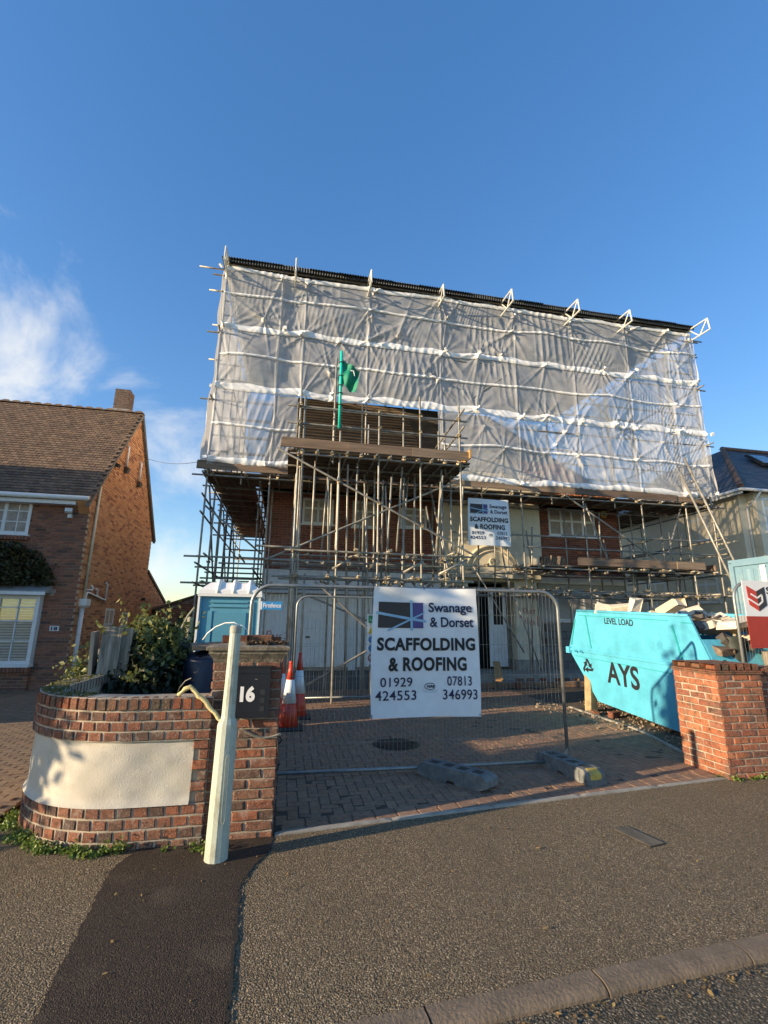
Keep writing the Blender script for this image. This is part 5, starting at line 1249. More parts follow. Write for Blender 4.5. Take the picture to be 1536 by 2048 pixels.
band(6.66, .07, SX0, -.05, seed=6, name='eyelet_band'); band(6.66, .07, 3.98, SX1, seed=7, name='eyelet_band'); band(5.68, .16, SX0, .0, seed=8); band(5.68, .16, 3.98, SX1-.6, seed=9)
# gathered knots where it is tied to the standards
km = MB()
for (x, z) in ties[:40:1]:
    if 0 < x < 3.9 and z < 7.7: continue
    y = float(sheet_y(np.array([x]), np.array([z]))[0]); r_ = random.Random(int(x*100+z*7))
    km.obox((x, y-.035, z), (.07*r_.uniform(.7, 1.6), .05, .06*r_.uniform(.8, 1.8)), (r_.uniform(-.6, .6), r_.uniform(-.8, .8), r_.uniform(-.6, .6)))
km.build('tie_knots', band_m, sh)['kind'] = 'stuff'
# returns along the flanks
def flank(x, sgn, name, y1):
    v = []; ys_ = np.linspace(OY-.12, y1, 90); zs_ = np.linspace(5.55, 11.3, 70); f = []
    for yy in ys_:
        for zz in zs_:
            v.append((x+sgn*(.06*math.sin(yy*3.1+zz)*.5+.05*math.sin((zz-5.55)/1.9*math.pi)+.02*math.sin(yy*11+zz*5)+.12*max(0, 1-(zz-5.5)/.9)*math.exp(-(yy-OY))), yy, zz))
    n = len(zs_)
    for i in range(len(ys_)-1):
        for k in range(n-1): f.append((i*n+k, i*n+k+1, (i+1)*n+k+1, (i+1)*n+k))
    return MB().add(v, f).build(name, side_m, sh, True)
flank(SX0-.08, -1, 'side_sheet', 21.5); flank(SX1+.06, 1, 'side_sheet', 21).data.materials[0] = sheet_m
bv = []; bf = []
for i in range(60):
    for k in range(30): bv.append((SX0+(SX1-SX0)*i/59, 21.4+.1*math.sin(i*.9+k*.4), 5.6+6.2*k/29))
for i in range(59):
    for k in range(29): bf.append((i*30+k, i*30+k+1, (i+1)*30+k+1, (i+1)*30+k))
MB().add(bv, bf).build('rear_sheet', sheet_m, sh, True)
# temporary roof: lattice beams and corrugated sheets
tr = empty('temporary_roof', (5.4, 15, 11.3), 'temporary corrugated roof on lattice beams above the sheeting', 'roof')
bz = 11.62; tilt = R(3.5)
corr = plain('corrugated_steel', (.055, .060, .062), .5, .5, var=.25, dirt=(.10, .085, .06), dscale=3)
beamX = [-2.15, -.27, 1.85, 4.05, 6.12, 8.32, 10.24, 12.98]
beamF = [11.55, 11.6, 11.6, 11.75, 11.50, 11.5, 11.62, 11.45]
for x, yf in zip(beamX, beamF):
    e = empty('lattice_beam', (0, 0, 0)); e.parent = tr; e.location = -tr.location
    m = MB(); zt = lambda y: bz-.10+(y-12.2)*math.tan(tilt); 
    m.tube((x, yf, zt(yf)), (x, 21, zt(21)), .026, 8); m.tube((x, yf-.05, zt(yf)-.42), (x, 21, zt(21)-.42), .026, 8)
    y = yf+.02; up = 0
    m.tube((x, yf+.01, zt(yf)), (x, yf-.03, zt(yf)-.42), .022, 7)
    while y < 20.5:
        m.tube((x, y, zt(y)-(0 if not up else .42)), (x, y+.36, zt(y)-(.42 if not up else 0)), .019, 6); y += .36; up = 1-up
    m.build('beam_tubes', alu, e)
n_ = 19; wv = .076
for i in range(n_):
    x0 = SX0-.12+i*(SX1-SX0+.2)/n_; x1 = x0+(SX1-SX0+.2)/n_+.03; v = []; f = []; k = int((x1-x0)/wv*6)
    yf = 12.06+random.uniform(-.05, .05); dz = .012*(i % 2)
    for a in range(k+1):
        x = x0+(x1-x0)*a/k; z = .018*math.cos(2*math.pi*x/wv)
        for yy in (yf, 16.5, 21.0): v.append((x, yy, bz-.03+(yy-12.2)*math.tan(tilt)+z+dz))
    for a in range(k):
        for b in range(2): f.append((a*3+b, (a+1)*3+b, (a+1)*3+b+1, a*3+b+1))
    MB().add(v, f).build('corrugated_sheet', corr, tr)
fasc = MB(); v = []; f = []; k = int((SX1-SX0+.1)/wv*5)
for a in range(k+1):
    x = SX0-.05+(SX1-SX0+.1)*a/k; yy = 12.1+.016*math.cos(2*math.pi*x/wv); v += [(x, yy, bz-.0), (x, yy+.02, bz-.13)]
f = [(2*a, 2*a+1, 2*a+3, 2*a+2) for a in range(k)]
MB().add(v, f).build('corrugated_fascia', corr, tr)
for y in (12.25, 14.5, 17, 19.5): MB().tube((SX0-.1, y, bz-.12+(y-12.2)*math.tan(tilt)), (SX1+.1, y, bz-.12+(y-12.2)*math.tan(tilt)), .024, 8).build('purlin', galv, tr)
# ladder at the right hand corner
ld = empty('ladder', (12.5, 11.95, .3), 'timber and metal pole ladder leaning at the right end of the scaffold', 'ladder')
A0, A1 = Vector((13.95, 11.55, .3)), Vector((11.98, 12.1, 6.80)); off = Vector((-.36, .02, -.10))
MB().tube(A0, A1, .034, 8).build('stile', galv, ld, True); MB().tube(A0+off, A1+off-(A1-A0).normalized()*.55, .034, 8).build('stile', galv, ld, True)
n_ = 25
for i in range(1, n_):
    p = A0+(A1-A0)*(i/n_); MB().tube(p, p+off, .017, 7).build('rung', galv, ld)

# ================================================================== BANNERS AND SIGNS
def mk_banner(name, label, x0, x1, z0, z1, y, amp, parent=None):
    b = empty(name, ((x0+x1)/2, y, z0), label, 'banner'); wd, ht = x1-x0, z1-z0
    def off(x, z):
        u_, v_ = (x-x0)/wd, (z-z0)/ht
        return amp*(.5*math.sin(u_*5+v_*3)+.35*math.sin(v_*9-u_*4+1)+.3*math.sin(u_*13+v_*5)+.9*max(0, v_-.86)*5*math.sin(u_*17+1.2)+.7*max(0, v_-.8)*4*math.sin(u_*7+v_*22))
    def edge(x, z):   # slightly uneven outline
        u_, v_ = (x-x0)/wd, (z-z0)/ht
        return x+.012*math.sin(v_*4)*(u_-.5)*2+.012*(1-v_)*(u_-.3), z-.010*math.sin(u_*math.pi)*v_+.012*(1-v_)*math.sin(u_*3)
    def warp(co):
        x, z = edge(co.x, co.z); return Vector((x, co.y-y+y+off(co.x, co.z)-.0, z))
    nx, nz_ = 44, 54; v = []; f = []
    for i in range(nx+1):
        for j in range(nz_+1): v.append(tuple(warp(Vector((x0+wd*i/nx, y, z0+ht*j/nz_)))))
    for i in range(nx):
        for j in range(nz_): f.append((i*(nz_+1)+j, (i+1)*(nz_+1)+j, (i+1)*(nz_+1)+j+1, i*(nz_+1)+j+1))
    MB().add(v, f).build('sheet', BANM, b, True)
    X = lambda u_: x0+wd*u_; Z = lambda v_: z0+ht*v_
    ly = y-.006
    def quad(nm, mat, pts, d=.0):
        p = []
        # subdivide along the long way so that it follows the cloth
        a, b_, c, e = [Vector((X(q[0]), ly-d, Z(q[1]))) for q in pts]; n = 14; vv = []
        for i in range(n+1):
            t_ = i/n
            for k in range(7): vv.append(tuple(warp(a.lerp(b_, t_).lerp(e.lerp(c, t_), k/6))))
        MB().add(vv, [(i*7+k, (i+1)*7+k, (i+1)*7+k+1, i*7+k+1) for i in range(n) for k in range(6)]).build(nm, mat, b)
    quad('logo_black', lettering_brown, [(.05, .678), (.355, .678), (.355, .882), (.05, .882)])
    quad('logo_blue', logo_purple, [(.365, .678), (.468, .678), (.468, .882), (.365, .882)])
    quad('logo_stripe', logo_lblue, [(.03, .785), (.495, .722), (.495, .742), (.03, .806)], .002)
    quad('logo_stripe', logo_lblue, [(.35, .658), (.372, .658), (.366, .90), (.344, .90)], .004)
    quad('logo_stripe', logo_lblue, [(.14, .648), (.478, .795), (.478, .808), (.14, .664)], .003)
    ft = lambda s, u0, u1, v0, v1, mat=lettering_navy, bold=0, sp=1: fit_text(s, 'lettering', mat, b, X(u0), X(u1), Z(v0), Z(v1), ly, bold=bold, warp=warp, spacing=sp)
    ft('Swanage', .52, .945, .785, .885, bold=.002*ht); ft('& Dorset', .53, .955, .688, .768, bold=.002*ht)
    ft('SCAFFOLDING', .05, .962, .502, .603, lettering_black, .0075*ht/1.45, 1.08)
    ft('& ROOFING', .155, .872, .345, .452, lettering_black, .0075*ht/1.45, 1.08)
    ft('01929', .085, .37, .228, .298, lettering_navy, .001, 1.05); ft('424553', .04, .405, .128, .200, lettering_navy, .001, 1.05)
    ft('07813', .685, .915, .232, .304, lettering_navy, .001, 1.05); ft('346993', .645, .965, .128, .204, lettering_navy, .001, 1.05)
    ft('HAS', .505, .575, .217, .237, lettering_navy, .002)
    m = MB(); m.path([tuple(warp(Vector((X(.53+.05*math.cos(t)), ly-.002, Z(.227+.024*math.sin(t)))))) for t in np.linspace(.7, 5.6, 18)], .0035*wd/1.28, 5); m.build('emblem_ring', lettering_navy, b)
    quad('small_print', logo_lblue, [(.465, .193), (.60, .193), (.60, .196), (.465, .196)]); quad('small_print', logo_lblue, [(.475, .182), (.59, .182), (.59, .185), (.475, .185)])
    return b, warp
BANM = plain('banner_vinyl', (.72, .76, .80), .45, var=.04, bmp=.15, bscale=9, dirt=(.58, .60, .62), dirtamt=.4, dscale=3)
lettering_brown = plain('logo_black', (.035, .028, .030), .5, var=.1); logo_purple = plain('logo_purple', (.075, .06, .22), .5, var=.05); logo_lblue = plain('logo_light_blue', (.25, .45, .62), .5, var=.05)
bn, bwarp = mk_banner('banner', 'white scaffolding and roofing banner tied to the wire fence panel', .985, 2.265, .60, 2.06, 5.575, .017)
for (x, z) in ((.99, 2.05), (2.255, 2.05), (.99, .62), (2.26, .62), (1.6, 2.05)): MB().path([(x, 5.575, z-.02), (x, 5.56, z+.01), (x, 5.60, z+.035), (x, 5.625, z+.02)], .004, 5).build('cable_tie', rubber, bn)
mk_banner('banner', 'smaller scaffolding and roofing banner hung high on the scaffold front', 4.80, 6.02, 3.74, 5.08, 12.22, .014)
# red and white site board on the right-hand fence
rb = empty('site_board', (6.7, 5.52, 1.36), 'white and dark red hoarding sign on the fence behind the right pillar', 'sign')
X0, X1, Z0, Z1, Y0 = 6.12, 7.36, 1.37, 2.27, 5.52
box('white_half', sign_white, rb, X0, X1, Y0, Y0+.006, Z0+.42, Z1); box('red_half', sign_red, rb, X0, X1, Y0, Y0+.006, Z0, Z0+.418)
def poly(nm, mat, pts, parent, y): return MB().prism([(a, y, b) for a, b in pts], (0, -.003, 0)).build(nm, mat, parent)
lx, lz = X0+.06, Z0+.53
k_ = .30/270; LG = lambda q: (lx+(q[0]-125)*k_, lz+.30-(q[1]-160)*k_*.86)
poly('emblem_red', plain('emblem_red', (.55, .05, .03), .5), [LG(q) for q in ((125, 160), (262, 238), (268, 520), (135, 430))], rb, Y0-.001)
poly('emblem_dark', plain('emblem_dark', (.03, .03, .035), .5), [LG(q) for q in ((262, 238), (392, 170), (398, 435), (268, 520))], rb, Y0-.001)
wp_ = [LG(q) for q in ((176, 278), (264, 332), (338, 284), (336, 380), (268, 434), (132, 346))]
for (xa, za), (xb, zb) in zip(wp_[:-1], wp_[1:]):
    L_q = math.hypot(xb-xa, zb-za); ox, oz = -(zb-za)/L_q*.011, (xb-xa)/L_q*.011
    poly('emblem_stroke', sign_white, [(xa-ox, za-oz), (xb-ox, zb-oz), (xb+ox, zb+oz), (xa+ox, za+oz)], rb, Y0-.0045)
fit_text('S', 'lettering', lettering_black, rb, X0+.385, X0+.46, Z0+.72, Z0+.82, Y0-.002, bold=.003)
# ------------------------------------------------------------------ wire fence panels
def heras(name, label, x0, x1, y0, y1, zb, zt, rad_=.22, group=None, mesh_top=None):
    e = empty(name, ((x0+x1)/2, (y0+y1)/2, zb), label, 'fence', group); Y = lambda x: y0+(y1-y0)*(x-x0)/(x1-x0)
    pts = [(x0, Y(x0), zb-.05)]
    for t in np.linspace(0, 1, 9): a = math.pi*(1-t/2); pts.append((x0+rad_+rad_*math.cos(a), Y(x0), zt-rad_+rad_*math.sin(a)))
    for t in np.linspace(0, 1, 9): a = math.pi/2*(1-t); xx = x1-rad_+rad_*math.cos(a); pts.append((xx, Y(xx), zt-rad_+rad_*math.sin(a)))
    pts.append((x1, Y(x1), zb-.05))
    MB().path(pts, .021, 10).build('frame', galv_fence, e, True)
    br = MB(); br.tube((x0, Y(x0), zb), (x1, Y(x1), zb), .019, 10); br.build('bottom_rail', galv_fence, e, True)
    m = MB(); x = x0+.06; r_ = .0019; k = 0
    while x < x1-.03:
        zt_ = zt
        if x < x0+rad_: zt_ = zt-rad_+math.sqrt(max(0, rad_**2-(x0+rad_-x)**2))
        if x > x1-rad_: zt_ = zt-rad_+math.sqrt(max(0, rad_**2-(x-x1+rad_)**2))
        bx = .008*math.sin(k*1.7)
        m.path([(x, Y(x)-.012, zb-.02), (x+bx, Y(x)-.006, (zb+zt)/2), (x, Y(x)-.012, zt_+.015)], r_, 4); x += .0478; k += 1
    for z in np.linspace(zb+.28, zt-.30, 5): m.tube((x0, Y(x0)-.008, z), (x1, Y(x1)-.008, z), r_, 4)
    m.build('wire_mesh', galv_fence, e)
    return e
f1 = heras('wire_fence_panel', 'wire mesh site fence panel across the driveway holding the banner', -.39, 3.37, 5.66, 5.62, .075, 2.05)
heras('wire_fence_panel', 'wire mesh fence panel standing further back before the garage doors', .20, 3.95, 9.95, 10.05, .20, 2.15)
heras('wire_fence_panel', 'wire mesh fence panel behind the right pillar carrying the red sign', 6.0, 9.4, 5.56, 5.50, .1, 2.24)
m_ = MB().prism([(3.36, 5.58, .06), (3.22, 5.58, .06), (3.36, 5.58, .24)], (0, .012, 0)); m_.build('gusset', galv_fence, f1)
fs = empty('fence_maker_sign', (-.17, 5.64, 1.75), 'small blue maker plate on the wire fence panel above the pillar', 'sign')
box('plate', sign_blue, fs, -.275, -.055, 5.628, 5.634, 1.775, 1.865); box('white_tab', sign_white, fs, -.292, -.275, 5.628, 5.634, 1.775, 1.865)
fit_text('Firstfence', 'lettering', lettering_white, fs, -.262, -.065, 1.797, 1.848, 5.6265, bold=.001)
ss = empty('safety_sign', (1.05, 5.69, 1.2), 'white safety sign board with coloured symbols behind the banner', 'sign')
box('board', sign_white, ss, .935, 1.30, 5.68, 5.684, 1.17, 1.74)
box('green_square', sign_green, ss, .95, 1.04, 5.676, 5.679, 1.64, 1.725)
MB().path([(.965, 5.674, 1.69), (.985, 5.674, 1.665), (1.02, 5.674, 1.705)], .006, 4).build('tick', lettering_white, ss)
poly('yellow_triangle', sign_yellow, [(.945, 1.52), (1.05, 1.52), (.997, 1.61)], ss, 5.679)
for z in (1.45, 1.355): MB().prism([(.995+.042*math.cos(a), 5.679, z+.042*math.sin(a)) for a in np.linspace(0, 6.0, 16)], (0, -.003, 0)).build('blue_disc', sign_blue, ss)
MB().path([(.995+.04*math.cos(a), 5.677, 1.245+.04*math.sin(a)) for a in np.linspace(0, 6.3, 18)], .006, 5).tube((.967, 5.677, 1.217), (1.023, 5.677, 1.273), .004, 5).build('red_ring', sign_red, ss)
# fence feet
def foot(label, c, ang_, yellow):
    e = empty('ballast_block', (c[0], c[1], 0), label, 'fence block')
    L2, W2, H_ = .43, .115, .145; rot = Matrix.Rotation(ang_, 4, 'Z'); T = lambda p: (Matrix.Translation((c[0], c[1], .014))@rot)@Vector(p)
    def pr(nm, mat, poly_, w0, w1, par=e):
        m = MB(); n = len(poly_); a = [T((x, w0, z)) for x, z in poly_]; b = [T((x, w1, z)) for x, z in poly_]
        m.add(a+b, [tuple(range(n)), tuple(range(2*n-1, n-1, -1))]+[(i, n+i, n+(i+1) % n, (i+1) % n) for i in range(n)]); return m.build(nm, mat, par)
    pr('body', foot_grey, [(-L2, .03), (-L2+.10, 0), (-.06, 0), (-.04, .03), (.04, .03), (.06, 0), (L2-.10, 0), (L2, .04), (L2, .10), (L2-.06, H_), (-L2+.06, H_), (-L2, .10)], -W2, W2)
    for x in (-.27, -.09, .09, .27): pr('socket', rubber, [(x-.05, H_-.01), (x+.05, H_-.01), (x+.05, H_+.003), (x-.05, H_+.003)], -.05, .05)
    for s in (-1, 1):
        for x in (-.3, -.15, .15, .3): pr('rib', foot_grey, [(x-.015, .02), (x+.015, .02), (x+.015, .13), (x-.015, .13)], s*W2, s*(W2+.008))
    if yellow:
        pr('end_cap', yellow_pl, [(L2-.05, .035), (L2+.004, .05), (L2+.004, .103), (L2-.058, H_+.004), (L2-.07, H_+.004)], -W2+.045, W2-.045)
        pr('end_block', foot_grey, [(L2-.05, .0), (L2+.02, .0), (L2+.02, .05), (L2-.05, .05)], -W2, W2)
foot('grey plastic fence foot lying askew in the middle of the driveway entrance', (1.86, 5.30), R(-52), False)
foot('fence foot with yellow end under the right end of the fence panel', (3.22, 5.38), R(-82), True)
# traffic cones
def cone(label, x, y, h=1.0, tilt=0):
    e = empty('traffic_cone', (x, y, .012), label, 'traffic cone', 'traffic cones beside the pillar'); z = .012
    rr = lambda t: .155+(.028-.155)*t
    def seg(nm, mat, t0, t1, d=0): MB().lathe((x, y, z), [(rr(t0)+d, .03+(h-.03)*t0), (rr(t1)+d, .03+(h-.03)*t1)], 24).build(nm, mat, e, True)
    b = ringcap([(.22, .22, z), (.225, .225, z+.02), (.19, .19, z+.035), (.165, .165, z+.045)], x, y); b.build('base', rubber, e)
    seg('lower_cone', red_plastic, .0, .37); seg('white_sleeve', cone_white, .37, .74, .003); seg('tip', red_plastic, .74, 1.0)
    MB().lathe((x, y, z+h), [(.028, 0), (.034, .005), (.03, .03), (.012, .035)], 16).build('top_collar', red_plastic, e, True)
cone('front traffic cone with white sleeve, tip lower than the others', .12, 8.15, .98)
cone('traffic cone half hidden behind the pillar on the left', -.03, 8.62, 1.04)
cone('rearmost traffic cone standing right of the other two', .285, 9.0, 1.06)
# portable toilet
pt = empty('portable_toilet', (-.93, 8.7, .02), 'blue portable toilet with white ribbed roof behind the pillar', 'portable toilet')
tx0, tx1, ty0, ty1 = -1.40, -.43, 8.25, 9.3
box('cabin', toilet_blue, pt, tx0+.03, tx1-.03, ty0+.03, ty1, .05, 2.03); box('skid', rubber, pt, tx0, tx1, ty0, ty1, .02, .05)
for x in (tx0, tx1-.05): box('corner_post', toilet_blue, pt, x, x+.05, ty0, ty0+.05, .05, 2.03)
for x in (tx0, tx1-.02): box('corner_trim', toilet_white, pt, x-.012, x+.02, ty0-.012, ty0+.004, .05, 2.03)
m = MB(); m.box(tx0+.16, tx1-.2, ty0+.008, ty0+.03, 1.86, 1.885); m.box(tx0+.16, tx1-.2, ty0+.008, ty0+.03, 1.93, 1.955); m.box(tx0+.15, tx0+.22, ty0+.01, ty0+.03, .3, 1.80); m.box(tx1-.16, tx1-.10, ty0+.01, ty0+.03, .3, 1.95)
m.build('panel_ribs', toilet_blue, pt); box('door_panel', plain('toilet_panel', (.085, .285, .40), .5, var=.05), pt, tx0+.25, tx1-.22, ty0+.018, ty0+.03, .3, 1.78)
box('roof_rim', toilet_white, pt, tx0-.02, tx1+.02, ty0-.03, ty1+.02, 2.03, 2.07)
ringcap([(.50, .55, 2.072), (.49, .54, 2.13), (.34, .40, 2.26), (.30, .36, 2.27)], (tx0+tx1)/2, (ty0+ty1)/2).build('roof', toilet_white, pt)
for x in (-1.12, -.87, -.62): MB().path([(x, ty0-.01, 2.08), (x, ty0+.02, 2.17), (x, ty0+.14, 2.28), (x, ty0+.4, 2.305), (x, ty1-.1, 2.28)], .035, 8).build('roof_rib', toilet_white, pt, True)
# tarpaulin-covered heap
tp = empty('covered_heap', (-.95, 6.4, 0), 'heap under a dark navy tarpaulin behind the garden wall', 'tarpaulin')
v = []; f = []
for i in range(25):
    for j in range(19):
        a = 2*math.pi*i/24; t_ = j/18; r_ = .46*(1-.34*t_**1.6)+.03*math.sin(a*5+t_*6)+.02*math.sin(a*9-t_*11); zz = t_*1.28
        if j == 18: r_ = .02
        v.append((-.86+r_*1.25*math.cos(a), 6.55+r_*math.sin(a), zz+.03*math.sin(a*3)*t_))
for i in range(24):
    for j in range(18): f.append((i*19+j, (i+1)*19+j, (i+1)*19+j+1, i*19+j+1))
MB().add(v, f).build('tarpaulin', tarp_mat, tp, True)
bl = MB().obox((-.82, 6.5, 1.345), (.62, .5, .05), (R(2), R(-3), R(12))); tag(bl.build('plywood_sheet', board_mat, None), 'old brown board lying on top of the covered heap', 'board')
# ------------------------------------------------------------------ skip
sp = empty('skip', (6.8, 7.7, .1), 'turquoise builders skip lettered AYS piled with rubble', 'skip')
sX0, sX1 = 5.97, 7.7
prof_ = [(8.75, .22), (6.75, .07), (5.98, 1.03), (6.02, 1.10), (6.34, 1.79), (9.24, 1.93), (9.60, 1.18), (9.58, 1.10)]     # (y, z) outline of the side
th = .03
MB().prism([(sX0, y, z) for y, z in prof_], (th, 0, 0)).build('side_plate', skip_cyan, sp)
MB().prism([(sX1-th, y, z) for y, z in prof_], (th, 0, 0)).build('side_plate', skip_cyan, sp)
def strip(nm, pts, mat=skip_cyan, x0=sX0+th+.002, x1=sX1-th-.002):
    m = MB()
    for (a, b) in zip(pts[:-1], pts[1:]):
        d = Vector((0, b[0]-a[0], b[1]-a[1])).normalized(); n = Vector((0, -d.z, d.y))*.02
        m.prism([(x0, a[0]-n.y, a[1]-n.z), (x0, b[0]-n.y, b[1]-n.z), (x0, b[0]+n.y, b[1]+n.z), (x0, a[0]+n.y, a[1]+n.z)], (x1-x0, 0, 0))
    return m.build(nm, mat, sp)
strip('floor', [(8.73, .24), (6.77, .09)]); strip('end_plate', [(8.75, .25), (9.57, 1.12)]); strip('end_plate', [(6.74, .12), (6.0, 1.05)]); strip('end_plate', [(9.57, 1.2), (9.25, 1.85)]); strip('end_plate', [(6.03, 1.1), (6.2, 1.45)])
MB().path([(sX0+.012, 6.36, 1.80), (sX0+.012, 9.22, 1.935)], .028, 8).path([(sX1-.01, 6.36, 1.80), (sX1-.01, 9.22, 1.935)], .028, 8).build('rim', skip_cyan, sp, True)
def rib(a, b, w_, mat, d=.02, nm='rib'):
    a = Vector((0, *a)); b = Vector((0, *b)); dd = (b-a).normalized(); n = Vector((0, -dd.z, dd.y))*w_/2
    p = [a-n, b-n, b+n, a+n]; return MB().prism([(sX0-.001, q.y, q.z) for q in p], (-d, 0, 0)).build(nm, mat, sp)
zz = lambda y: 1.93-(9.24-y)*.0483
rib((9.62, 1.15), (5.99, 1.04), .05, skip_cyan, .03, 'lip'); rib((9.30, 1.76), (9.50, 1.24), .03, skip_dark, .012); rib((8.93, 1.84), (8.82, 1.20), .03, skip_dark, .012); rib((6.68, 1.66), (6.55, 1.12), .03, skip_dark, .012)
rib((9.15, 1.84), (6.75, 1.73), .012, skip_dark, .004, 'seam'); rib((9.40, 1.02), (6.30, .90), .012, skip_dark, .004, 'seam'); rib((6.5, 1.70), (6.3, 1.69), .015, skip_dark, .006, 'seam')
for y in (9.28, 9.1): MB().tube((sX0, y, 1.13), (sX0-.10, y, 1.12), .022, 8).build('lug', skip_cyan, sp)
MB().obox((sX0-.03, 9.57, 1.13), (.07, .12, .13), (0, 0, 0)).build('corner_lug', skip_cyan, sp)
# stencilled lettering: mesh text on the side facing -X; local x runs toward -Y
def sidetext(s, y0, y1, z0, z1, bold, nm='lettering', tiltz=.0483):
    r = text_width(s, 1, 1, bold/(z1-z0)*.7); sz = (z1-z0)/(r[3]-r[2]); xs = abs(y0-y1)/((r[1]-r[0])*sz)
    o = text(s, nm, lettering_black, sp, (0, 0, 0), sz, rot=(0, 0, 0), xs=xs, bold=bold)
    for q in o.data.vertices:
        lx_, lz_, d = q.co.x-r[0]*sz*xs, q.co.y-r[2]*sz, q.co.z
        y = y0-lx_; q.co = Vector((sX0-.004-d, y, z0+lz_-(y0-y)*tiltz))
    return o
sidetext('LEVEL LOAD', 8.34, 7.56, 1.672, 1.785, .0025); sidetext('AYS', 8.40, 7.55, .60, .99, .012)
m = MB()
for cz in (.65, .80, .915):     # stencil bridges are bare paint
    pass
rcx, rcz = 8.99, .84; m = MB()
def _loc(px_, pz_): return (sX0-.003, rcx-px_*1.25, rcz+pz_)
for k in range(3):
    a = R(120*k); ro = lambda p: (p[0]*math.cos(a)-p[1]*math.sin(a), p[0]*math.sin(a)+p[1]*math.cos(a))
    for pl_q in ([(-.055, .145), (.012, .145), (.075, .04), (.038, .018), (-.012, .105), (-.032, .105)], [(.012, .012), (.105, .065), (.098, -.042)]):
        m.prism([_loc(*ro(q)) for q in pl_q], (-.003, 0, 0))
m.build('recycling_symbol', lettering_black, sp)
# load
rg = random.Random(9)
def lump(nm, c, size, rot, mat, label, cat, seed):
    v, f = unit_brick(.06, .1, .08, .07, seed); rr = np.random.RandomState(seed); v = np.array(v)+rr.uniform(-.15, .15, (12, 3)); m_ = np.array(Matrix.Translation(c)@Euler(rot).to_matrix().to_4x4()@Matrix.Diagonal((*size, 1)))
    a = np.c_[v, np.ones(12)]@m_.T; o = MB().add(a[:, :3].tolist(), f+[(3, 2, 1, 0)]).build(nm, mat, None); tag(o, label, cat, 'rubble heaped in the skip'); return o
for k in range(130):
    y = rg.uniform(6.05, 9.1); x = rg.uniform(6.15, 7.55); s = rg.uniform(.09, .30); hz = 1.53+.10*math.sin((x-6)*1.8)+.16*math.exp(-((y-7.4)/.9)**2)
    if y < 6.35: hz -= .25
    mt_, lb_ = rg.choice([(insul, 'broken pale slab'), (insul, 'broken pale slab'), (insul, 'broken pale slab'), (rubble_dark, 'dark broken lump'), (brick_sunny, 'broken red brick lump'), (concrete, 'grey concrete lump'), (board_mat, 'brown timber scrap')])
    o = lump('rubble_lump', (x, y, hz+rg.uniform(-.06, .08)), (s, s*rg.uniform(.4, 1.1), rg.uniform(.03, .12)), (rg.uniform(-.6, .6), rg.uniform(-.6, .6), rg.uniform(0, 3)), mt_, lb_+' in the heap on the turquoise skip', 'rubble', k); o['group'] = lb_+'s heaped in the skip'
for k, (x, y, z, s, l) in enumerate(((6.12, 8.55, 1.96, (.28, .09, .20), 'pale timber offcut standing up at the far end of the skip'), (6.2, 7.75, 2.0, (.16, .12, .26), 'upright cream block in the middle of the skip load'), (6.3, 7.05, 1.93, (.14, .75, .14), 'long cream roll lying along the near end of the skip load'), (6.25, 8.15, 1.96, (.5, .12, .14), 'cream slab leaning on the skip load'), (6.9, 6.3, 1.72, (.9, .3, .12), 'pale plank sloping at the near end of the skip'), (7.3, 6.0, 1.62, (.9, .25, .18), 'pale sack of rubble hanging over the skip corner'))):
    o = lump('rubble_lump', (x, y, z), s, (rg.uniform(-.3, .3), rg.uniform(-.25, .25), rg.uniform(-.4, .4)), insul, l, 'rubble', 100+k); o['label'] = l; del o['group']
for k, (x, y, z, l) in enumerate(((6.5, 6.12, 1.25, 'dark rubble sack beside the near end of the skip'), (6.95, 5.98, 1.05, 'grey rubble sack slumped right of the skip end'))):
    m = MB(); v = []; f = []
    for i in range(13):
        for j in range(11):
            a = 2*math.pi*i/12; t_ = j/10; r_ = .22*math.sin(min(1, t_*1.25+.12)*math.pi*.72+.3)+.02*math.sin(a*4+t_*7)
            v.append((x+r_*math.cos(a)*1.1, y+r_*math.sin(a)*.8, z-1.05+t_*1.3))
    for i in range(12):
        for j in range(10): f.append((i*11+j, (i+1)*11+j, (i+1)*11+j+1, i*11+j+1))
    tag(m.add(v, f).build('rubble_sack', bag_mat if k == 0 else plain('grey_sack', (.22, .19, .15), .8, var=.2, bmp=.4), None, True), l, 'sack')
box_m = MB().obox((5.98, 8.98, .33), (.16, .16, .80), (R(-12), R(16), R(10))); tag(box_m.build('timber_baulk', plain('baulk_wood', (.33, .26, .14), .9, var=.2, bmp=.5, bscale=20, dirt=(.12, .09, .06), dscale=6), None), 'short timber baulk propped under the far end of the skip', 'timber')
loose('loose_brick', 5.95, 8.28, .012, R(20), 'brick lying under the edge of the skip', None, (.215, .1, .1)); loose('loose_brick', 5.78, 8.6, .012, R(75), 'brick lying on the drive by the skip timber')
loose('plank_offcut', 6.0, 12.15, .02, R(0), 'short red timber block on the step by the porch', None, (.12, .12, .14))
tag(MB().obox((5.55, 12.35, .44), (.19, 1.5, .035), (R(13), 0, R(-22))).build('plank', board_fresh, None), 'reddish plank sloping down from the front door step', 'plank')
for k in range(9):
    o = loose('loose_brick', 6.2+k*.35+rg.uniform(-.1, .1), 12.35+rg.uniform(0, .12), .165, rg.uniform(0, 3), 'rubble brick on the front step of the house under repair', brick_edge, (.18, .09, .06)); o['group'] = 'rubble bricks on the front step'
